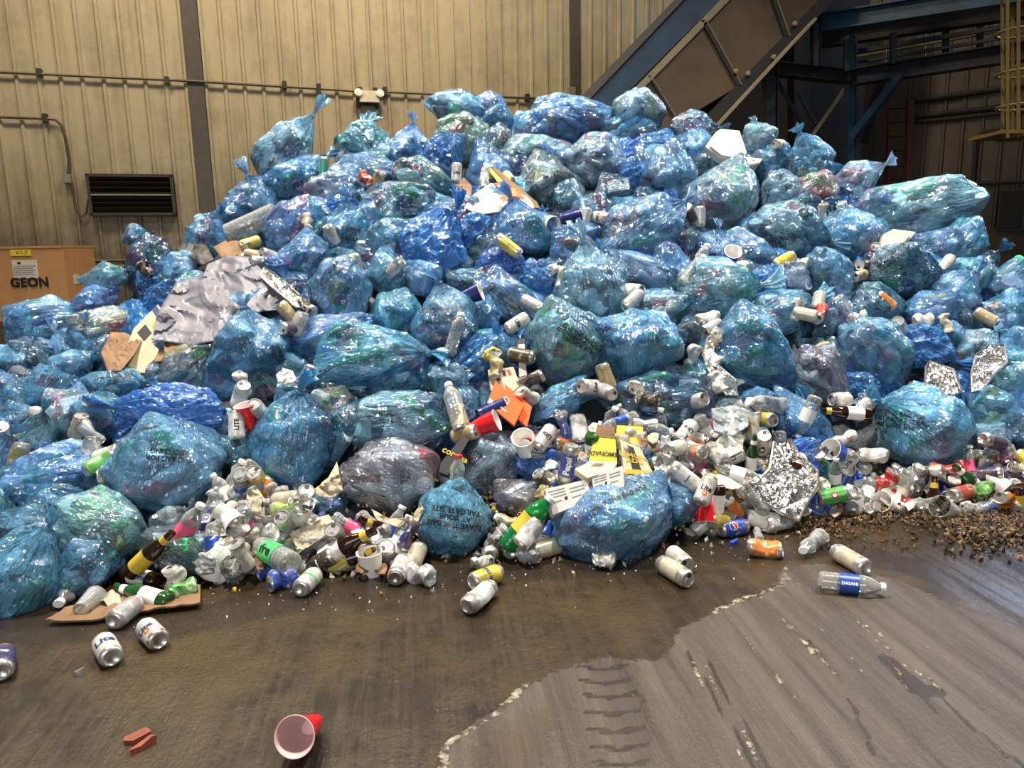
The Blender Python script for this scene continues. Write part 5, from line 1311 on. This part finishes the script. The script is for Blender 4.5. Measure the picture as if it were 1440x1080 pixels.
# ---------------------------------------------------------------- named litter in the lower band
bottle(JUG, 383, 778, 170, False, tilt=-40, lift=0.10, label='clear round bottle with bright green label at the left foot', desc='clear bottle with green label', scale=1.0, spin=0, text=('fre', 0.040, 'ink_black', 0.0336, -0.008, -1))
bottle(PB[2], 425, 770, 30, False, lift=0.08, scale=1.3, label='long crushed clear bottle behind the stained paperboard')
bottle(GB[0], 484, 768, 28, False, tilt=8, lift=0.12, scale=1.15, label='long dark brown beer bottle with white label at the foot', desc='brown beer bottle')
bottle(GB[1], 492, 786, 22, False, tilt=0, lift=0.08, label='brown bottle with yellow label under the long dark bottle', desc='brown bottle')
can(452, 790, 30, 'K', 0, lift=0.08, text='~~', tcol='ink_white', label='black and white can left of the yellow-label bottle')
can(472, 752, 90, 'S', 0, lift=0.10, tilt=60, label='silver can end facing out beside the stained paperboard')
can(543, 778, 80, 'S', 0, lift=0.08, tilt=50, label='upright silver can right of the brown bottles')
can(583, 786, 250, 'C', 0, lift=0.08, tilt=35, label='cream can with gold end left of the tied text bag')
can(574, 752, 70, 'N', 1, lift=0.10, label='navy and yellow dented can left of the tied text bag')
bottle(PB[3], 562, 762, 70, False, lift=0.08, label='clear ribbed bottle left of the navy dented can')
cup('R', 680, 598, 22, tilt=10, lift=0.16, label='bright red cup lying on its side mid-heap')
can(654, 610, 15, 'G', 0, lift=0.12, tilt=30, label='tan and gold can directly under the bright red cup')
cup('R', 752, 622, 210, tilt=40, lift=0.08, label='red cup behind the white lettered can mid-heap', scale=0.8)
can(766, 616, 230, 'W', 0, lift=0.14, text='Lite', tcol='ink_black', tilt=30, label='white can with black lettering right of the orange cartons', size=0.03)
can(793, 600, 105, 'B', 1, lift=0.12, text='PEPSI', tcol='ink_white', rot=True, size=0.02, label='blue dented can standing mid-heap left of a white can')
can(814, 602, 95, 'W', 1, lift=0.12, label='white dented can standing right of the blue dented can')
can(799, 652, 80, 'B', 0, lift=0.16, tall=True, text='Pepsi', tcol='ink_white', rot=True, size=0.036, tilt=15, label='tall blue lettered can standing left of the lemonade carton')
cup('W', 737, 627, 100, tilt=50, lift=0.10, label='white cup rim above the deep blue folded bag')
bottle(REDCAP, 642, 676, 88, False, lift=0.12, label='bottle with red cap standing behind the tied text bag', tilt=0, scale=0.9)
bottle(GREENB, 742, 735, 48, False, lift=0.14, label='green soda bottle with yellow band at the heap foot', desc='green plastic bottle', tilt=0, scale=1.1)
can(744, 750, 50, 'W', 1, lift=0.16, label='white can with dark print against the green soda bottle')
can(702, 752, 30, 'S', 3, lift=0.10, label='crushed brown-stained silver can right of the tied text bag')
can(965, 608, 225, 'W', 0, lift=0.12, text='Lite', tcol='ink_black', tilt=30, label='white lettered can right of the lemonade cartons')
can(953, 630, 190, 'W', 0, lift=0.12, tilt=35, label='white can with gold open end right of the lemonade cartons')
cup('T', 980, 634, 100, tilt=30, lift=0.14, label='clear cup with orange print left of the crumpled white paper')
can(975, 634, 0, 'O', 0, lift=0.11, tilt=60, label='orange can end inside the clear cup')
can(992, 690, 60, 'W', 0, lift=0.18, text='Lite', tcol='ink_black', tilt=-20, emblem='lite', label='white lettered can with red roundel below the foam plate')
can(965, 672, -38, 'W', 0, lift=0.15, tall=True, text='~~', label='long white tall can left of the foam plate')
bottle(PB[3], 1040, 668, -15, False, lift=0.14, label='clear bottle lying over the foam plate', scale=1.0)
can(1073, 624, 105, 'W', 0, lift=0.12, text='Lite', tcol='ink_black', rot=True, emblem='roundel', label='white can with red circle standing left of the foil tray top')
bottle(GB[2], 1058, 640, 90, False, lift=0.12, label='green bottle standing left of the large foil tray', desc='green bottle', tilt=20, scale=0.8)
can(1060, 600, 85, 'C', 1, lift=0.14, label='tan dented can above the green bottle by the foil tray')
can(1075, 590, 0, 'Y', 0, lift=0.12, tilt=70, label='gold can end above the tan dented can')
bottle(PB[2], 1078, 568, 170, False, lift=0.12, label='crushed clear bottle above the tan dented can', scale=1.2)
can(1008, 640, 120, 'W', 2, lift=0.12, label='bent white can under the crumpled white paper')
bottle(PB[1], 1062, 705, 320, False, lift=0.12, label='crushed clear bottle at the left foot of the foil tray')
can(1187, 618, 20, 'W', 1, lift=0.12, emblem='roundel', label='white and red dented can above the bright blue cup')
cup('B', 1178, 636, 160, tilt=35, lift=0.14, label='bright blue cup right of the large foil tray')
can(1192, 650, 85, 'W', 2, lift=0.12, text='Lite', rot=True, tcol='ink_black', label='bent white lettered can right of the bright blue cup')
can(1172, 697, 15, 'E', 0, lift=0.14, tilt=10, emblem='roundel', label='green and orange printed can at the right foot')
can(1192, 694, 25, 'W', 3, lift=0.13, label='flattened white can touching the green printed can')
can(1202, 708, 60, 'S', 1, lift=0.08, label='small silver dented can below the green printed can')
can(1246, 676, 60, 'R', 2, lift=0.12, label='bent red and cream can on the right foot')
carton('paper_plate', [(1240, 688), (1256, 682), (1268, 690), (1266, 706), (1250, 712), (1238, 702)], 0.006, 'paper_white', 'crumpled white plate with red spot on the right foot', 'plate', lift=0.14, patches=((0.4, 0.3, 0.7, 0.6, 'ink_red'),))
can(1307, 662, 175, 'W', 1, lift=0.14, text='Lite', tcol='ink_black', label='white lettered carton-like can left of a red can')
can(1326, 660, 0, 'R', 1, lift=0.12, label='red dented can at the right foot under the large bag')
can(1352, 694, 5, 'R', 2, lift=0.14, tall=True, label='dark red crushed can beside the green scrap on the right')
can(1384, 691, 40, 'E', 3, lift=0.12, label='bright green crushed can right of the dark red can')
cup('T', 1332, 716, 160, tilt=30, lift=0.08, label='clear cup lying on brown crumbs at the right foot')
can(1414, 703, 160, 'O', 2, lift=0.14, label='orange crumpled can on the far right foot')
can(1398, 622, -15, 'N', 0, lift=0.16, tall=True, label='navy tall can under the bag at the far right')
bottle(GB[0], 1188, 580, 175, False, lift=0.16, scale=1.0, tilt=0, label='dark beer bottle with white label between bags on the right', desc='dark beer bottle')
bottle(PB[3], 1135, 586, 250, False, lift=0.14, label='clear bottle standing left of the dark beer bottle')
bottle(PB[0], 640, 572, 110, False, lift=0.16, label='clear bottle standing above the bright red cup', scale=1.2)
can(646, 588, 100, 'G', 1, lift=0.16, label='dented gold can just above the bright red cup')
cup('Rc', 350, 588, 100, lift=0.16, label='crushed red cup between bags on the left of the heap', tilt=20)
can(333, 598, 95, 'W', 0, lift=0.16, tilt=-10, text='LITE', rot=True, tcol='ink_black', size=0.026, label='white can with black lettering left of the crushed red cup')
can(364, 578, 100, 'W', 0, lift=0.16, tilt=60, label='white can end right of the crushed red cup')
for (u, v, a, c, k, tl_) in ((338, 670, 30, 'Y', 0, 65), (361, 672, 80, 'Y', 0, 60), (403, 703, 10, 'C', 0, 20), (429, 700, 60, 'L', 0, 50), (404, 716, 10, 'L', 1, 10), (403, 735, 100, 'S', 0, 60), (322, 726, -20, 'W', 0, 20), (340, 782, 100, 'W', 1, 30)):
    can(u, v, a, c, k, lift=0.13, tilt=tl_)
cup('Wc', 320, 728, -30, lift=0.12, tilt=30); cup('T', 422, 722, 70, lift=0.14, tilt=40)
for (u, v, a, c) in ((150, 640, 20, 'W'), (163, 664, 200, 'G'), (140, 652, 30, 'E'), (128, 634, 80, 'W'), (110, 600, 60, 'C'), (26, 642, 250, 'G'), (9, 612, 80, 'Y')):
    can(u, v, a, c, 1, lift=0.14)
# cans and bottles caught in the gaps of the upper heap
GAPS = '''515 252 R 2|532 252 G 1|606 240 C 0|642 243 W 0|455 234 T 0|430 282 S 3|432 314 C 2|467 330 S 0|345 352 G 2|360 360 G 0|352 342 Y 0|380 360 S 0|368 370 S 1|500 373 S 0|556 376 S 1|545 372 K 2
405 440 G 0|410 462 N 0|420 456 W 0|430 532 N 0|432 432 K 1|338 556 W 1|695 246 Y 2|846 306 W 0|822 307 S 0|970 300 K 0|984 305 S 0|1022 224 W 0|1052 238 W 1|1095 203 W 0|1028 366 R 1|1036 376 W 0
1103 366 Y 0|1131 372 W 1|1212 372 K 2|1208 388 G 1|1230 356 R 1|1151 424 S 0|1153 440 R 1|1118 436 S 0|1132 442 C 0|1245 424 O 0|1330 372 W 0|1298 450 W 2|1265 458 S 1|1330 456 C 2|1386 446 G 0|1404 440 W 0
1156 492 G 1|1205 448 W 2|782 380 W 3|790 390 W 2|888 408 W 1|890 422 S 0|748 428 S 0|727 455 W 0|733 500 K 0|993 448 W 1|1000 460 S 0|1006 476 C 3|852 530 G 0|830 544 W 0|850 550 S 0|898 548 C 3|912 560 K 2|742 556 W 1
745 535 K 1|690 500 Y 3|697 520 G 2|975 500 S 2|1002 505 W 3|1008 538 W 2|978 565 S 0|340 540 S 2|128 610 S 1|60 585 S 0|205 380 K 2|196 372 S 1|715 250 S 0|1190 304 R 0|1156 300 W 1|1182 562 W 1|1212 576 W 0|1226 640 W 1'''
for k, s in enumerate([x.split() for x in GAPS.replace('\n', '|').split('|')]):
    rnd = random.Random(k)
    tx = 'Lite' if (s[2] == 'W' and s[3] == '0' and k % 2) or (s[0] == '727') else None
    can(float(s[0]), float(s[1]), rnd.uniform(0, 360), s[2], int(s[3]), lift=rnd.uniform(0.09, 0.16), tilt=rnd.uniform(-20, 60), text=tx, tcol='ink_black')
can(715, 346, -38, 'Y', 0, lift=0.25, tall=True, tilt=0, text='~~', tcol='ink_grey', label='yellow tall can lying on a blue bag below the white plastic bag')
cup('N', 800, 306, 15, lift=0.2, tilt=-20, label='navy blue cup in the dark gap right of the net-like bag')
cup('W', 770, 312, 320, lift=0.2, tilt=50, label='white cup in the gap left of the navy cup')
cup('N', 660, 416, 20, lift=0.18, tilt=10, label='navy cup between bags right of the round text bag')
cup('N', 690, 578, 20, lift=0.12, tilt=-20, label='navy cup behind the bright red cup')
cup('B', 1027, 364, 90, lift=0.24, tilt=60, label='cup with pale lilac rim on the right of the heap')
for (u, v, a) in ((1192, 440, -50), (985, 365, 60), (682, 246, 80), (1192, 304, -50), (975, 380, 50), (640, 470, 80)):
    bottle(PB[int(u) % 3], u, v, a, lift=0.2)

# scattered band along the foot of the heap
rnd = random.Random(2024)
TOPB = [(290, 720), (330, 670), (370, 690), (430, 728), (500, 742), (600, 742), (700, 735), (757, 728), (770, 600), (860, 590), (940, 600), (1040, 590), (1120, 650), (1180, 625), (1230, 660), (1340, 660), (1370, 645), (1440, 635)]
BOTB = [(290, 800), (400, 800), (560, 800), (620, 775), (760, 775), (900, 760), (960, 745), (1060, 738), (1130, 725), (1250, 712), (1440, 720)]
cnt = 0
kinds = ['can'] * 11 + ['pb'] * 6 + ['cup'] * 2 + ['paper'] * 4 + ['gb'] * 1
pts_used = []
bpy.context.view_layer.update()
KEEP = [project(it['o'].matrix_world.translation) for it in ITEMS if it['label']]
tries = 0
while cnt < 380 and tries < 12000:
    tries += 1
    u = rnd.uniform(285, 1450); t_ = float(np.interp(u, [a for a, _ in TOPB], [b for _, b in TOPB])); b_ = float(np.interp(u, [a for a, _ in BOTB], [b for _, b in BOTB]))
    if u < 900 and rnd.random() < 0.25: continue
    v = rnd.uniform(t_, b_)
    if 585 < u < 690 and 685 < v < 790: continue
    if 780 < u < 985 and 680 < v: continue
    if any((u - a) ** 2 + (v - b) ** 2 < 10.5 ** 2 for a, b in pts_used): continue
    if any((u - a) ** 2 + (v - b) ** 2 < 21 ** 2 for a, b in KEEP): continue
    pts_used.append((u, v)); k = rnd.choice(kinds); lift = rnd.uniform(0.0, 0.08); sc_ = 0.88
    if k == 'can':
        c = rnd.choice('WWWWWWSSSSSSCCCGGNNBRYKKOTP'); kk = rnd.choice((0, 1, 1, 2, 2, 3, 3)); can(u, v, rnd.uniform(0, 360), c, kk, lift=lift, text='Lite' if c == 'W' and kk < 2 and rnd.random() < 0.35 else None, tcol='ink_black', spin=rnd.uniform(-40, 40), scale=sc_)
    elif k == 'pb': bottle(PB[rnd.randrange(7)], u, v, rnd.uniform(0, 360), lift=lift, scale=sc_)
    elif k == 'gb': bottle(GB[rnd.randrange(3)], u, v, rnd.uniform(0, 360), lift=lift, desc='glass beer bottle')
    elif k == 'cup': cup(rnd.choice(('W', 'Wc', 'T', 'T', 'Rc', 'N')), u, v, rnd.uniform(0, 360), lift=lift, tilt=rnd.uniform(-20, 60))
    else:
        s_ = rnd.uniform(9, 17); n = 7; outl = [(u + s_ * rnd.uniform(.6, 1.2) * math.cos(2 * math.pi * q / n), v + s_ * rnd.uniform(.4, .9) * math.sin(2 * math.pi * q / n)) for q in range(n)]
        o = drape('crumpled_paper', outl, rnd.choice(('paper_dirty', 'paper_white', 'paper_dirty', 'foil', 'kraft')), None, 'paper', lift=lift + 0.05, amp=0.02, step=6, seed=cnt * 0.37)
        dsc = {'paper_dirty': 'dirty cream paper scrap', 'paper_white': 'white paper scrap', 'foil': 'crinkled foil scrap', 'kraft': 'brown paper scrap'}[o.data.materials[0].name]
        ITEMS.append(dict(o=o, label=None, cat='paper', group='paper and foil scraps at the heap foot', desc=dsc))
    cnt += 1
print('band', cnt)
# crumbs, hulls and wet shreds along the foot
def crumbs(name, n, umin, umax, v0, v1, smin, smax, mats, label, seed, onm=True):
    rnd = random.Random(seed); mb = MB()
    for i in range(n):
        u = rnd.uniform(umin, umax); b_ = float(np.interp(u, [a for a, _ in BOTB], [b for _, b in BOTB])); v = b_ + rnd.gauss((v0 + v1) / 2, (v1 - v0) / 2.6)
        p = on_mound(u, v) if onm else floor_pt(u, v, 0.004)
        if p.z < 0.004: p.z = 0.004
        s = rnd.uniform(smin, smax); M = Matrix.Translation(p + (CO - p).normalized() * rnd.uniform(0, 0.02) if onm else p) @ Euler((rnd.uniform(0, 6), rnd.uniform(0, 6), rnd.uniform(0, 6))).to_matrix().to_4x4() @ Matrix.Diagonal((s, s * rnd.uniform(.4, 1), s * rnd.uniform(.2, .6), 1))
        mb.add([(1, 0, 0), (-1, 0.2, 0), (0, 1, 0), (0.1, -1, 0), (0, 0, 1), (0, 0.1, -1)], [(0, 2, 4), (2, 1, 4), (1, 3, 4), (3, 0, 4), (2, 0, 5), (1, 2, 5), (3, 1, 5), (0, 3, 5)], rnd.choice(mats), M)
    o = mb.build(name); tag(o, label, 'debris', kind='stuff'); return o
crumbs('wet_crumbs', 2600, 1120, 1470, -28, 26, 0.004, 0.015, ['hull_brown', 'hull_brown', 'kraft', 'machine_black'], 'wet brown crumbs and shreds along the right foot of the heap', 1)
crumbs('peanut_hulls', 420, 1195, 1265, -14, 10, 0.005, 0.011, ['hull_yellow', 'hull_yellow', 'hull_brown'], 'pile of yellow peanut hulls at the right foot', 2)
crumbs('wet_crumbs', 1500, 1330, 1470, -10, 40, 0.005, 0.016, ['hull_brown', 'machine_black', 'kraft'], 'mound of dark wet mulch at the far right foot', 3)
crumbs('small_litter', 2600, 285, 1150, -75, -5, 0.005, 0.018, ['paper_dirty', 'hull_brown', 'paper_white', 'machine_black', 'aluminium', 'kraft', 'label_yellow'], 'fine shreds of paper, foil and plastic between the cans', 4)
crumbs('floor_specks', 260, 60, 1150, 10, 60, 0.002, 0.006, ['paper_white', 'hull_brown', 'aluminium'], 'tiny specks of litter on the wet floor before the heap', 5, False)
# ================================================================ labels that single things out
bpy.context.view_layer.update()
LM = [(1024, 205, 'top foam food box'), (1262, 338, 'right foam food box'), (700, 280, 'white plastic bag'), (716, 346, 'yellow tall can'), (310, 425, 'grey tarpaulin'), (715, 567, 'larger orange carton'),
      (680, 598, 'bright red cup'), (848, 625, 'yellow lemonade carton'), (1105, 675, 'large foil tray'), (1390, 515, 'upright foil tray'), (637, 730, 'tied text bag'), (862, 745, 'big knotted bag'),
      (628, 452, 'round text bag'), (240, 574, 'long deep-blue bag'), (240, 656, 'big round left bag'), (350, 588, 'crushed red cup'), (383, 778, 'green-label bottle'), (1296, 602, 'large lower-right bag'),
      (1062, 498, 'smooth oval blue bag'), (830, 402, 'tall triangular bag'), (405, 213, 'pointed bag at upper left'), (64, 453, 'shipping carton'), (1300, 293, 'pointed bag at upper right'), (1178, 636, 'bright blue cup'),
      (1188, 580, 'dark beer bottle'), (522, 504, 'wide bag left of centre'), (612, 348, 'puffed deep-blue bag'), (938, 248, 'bag with star-shaped knot'), (1030, 738, 'blue globe can'), (800, 690, 'long white carton'), (484, 768, 'long brown beer bottle'), (1384, 691, 'bright green crushed can'), (140, 744, 'bag with pink contents'), (1108, 326, 'dark teal bag')]
HAND = {(640, 152): 'long sky-blue bag lying highest at the crest left of centre', (938, 248): 'blue bag with star-shaped knot facing out near the crest', (628, 452): 'round pale bag with printed words in the middle of the heap', (637, 730): 'tied sky-blue bag with upside-down words at the foot',
        (862, 746): 'big pale blue knotted bag lying on the floor at the foot', (240, 574): 'long deep-blue sagging bag above the big round left bag', (240, 656): 'big round sky-blue bag with words at lower left', (1296, 602): 'large sky-blue bag with printed words at lower right',
        (1062, 498): 'smooth oval blue bag left of the upright foil tray', (830, 402): 'tall triangular pale bag with red and green rubbish inside', (405, 213): 'pale bag with pointed corner against the wall at upper left', (64, 453): 'blue bag beside the brown shipping carton', (1300, 293): 'wide pale bag with pointed corner at the upper right',
        (522, 504): 'wide sky-blue bag spreading left of the heap centre', (612, 348): 'puffed deep-blue empty bag above the round text bag', (140, 744): 'big pale bag with pink contents near the left edge', (1108, 326): 'dark teal bag on the right below the top foam box', (36, 808): 'large sky-blue bag filling the lower left corner of the heap',
        (795, 492): 'large pale round bag with printed words right of centre', (893, 496): 'large pale bag hanging to a point right of centre', (1008, 407): 'pale yellowish bag knotted on its right side', (1262, 384): 'dark oval bag below the right foam food box', (546, 666): 'big nearly clear grey bag above the left foot'}
TN = {'b': 'translucent blue', 'p': 'pale see-through blue', 'c': 'sky-blue', 's': 'deep-blue crumpled', 'd': 'dark blue-grey', 'g': 'nearly clear grey', 't': 'teal-tinted'}
todo = []
for b in BAGS:
    o = b['o']; o['category'] = 'bag'; o['group'] = 'recycling bags piled in the heap'
    h = HAND.get((round(b['u']), round(b['v'])))
    if h: o['label'] = h
    else: todo.append((o, TN[b['tint']] + ' bag'))
    if '_u' in o: del o['_u']
for it in ITEMS:
    o = it['o']; o['category'] = it['cat']
    if it['group']: o['group'] = it['group']
    if it['label']: o['label'] = it['label']
    else: todo.append((o, it['desc']))
buckets = {}
for o, desc in todo:
    u, v = project(o.matrix_world.translation)
    if o.name.startswith('crumpled_paper'):
        bb = [o.matrix_world @ Vector(c) for c in o.bound_box]; u, v = project(sum(bb, Vector()) / 8)
    best = min(LM, key=lambda l: (l[0] - u) ** 2 + (l[1] - v) ** 2)
    du, dv = u - best[0], v - best[1]
    ang = math.degrees(math.atan2(-dv, du)) % 360
    dr = ['right of', 'above and right of', 'above', 'above and left of', 'left of', 'below and left of', 'below', 'below and right of'][int((ang + 22.5) // 45) % 8]
    buckets.setdefault((desc, dr, best[2]), []).append((math.hypot(du, dv), o))
ORD = ['', 'second ', 'third ', 'fourth ', 'fifth ', 'sixth ', 'seventh ', 'eighth ', 'ninth ', 'tenth ', 'eleventh ', 'twelfth ']
for (desc, dr, lm), L_ in buckets.items():
    L_.sort(key=lambda x: x[0])
    for i, (_, o) in enumerate(L_):
        o['label'] = f"{desc} {dr} the {lm}" if len(L_) == 1 else f"{desc}, {ORD[i]}nearest {dr} the {lm}"
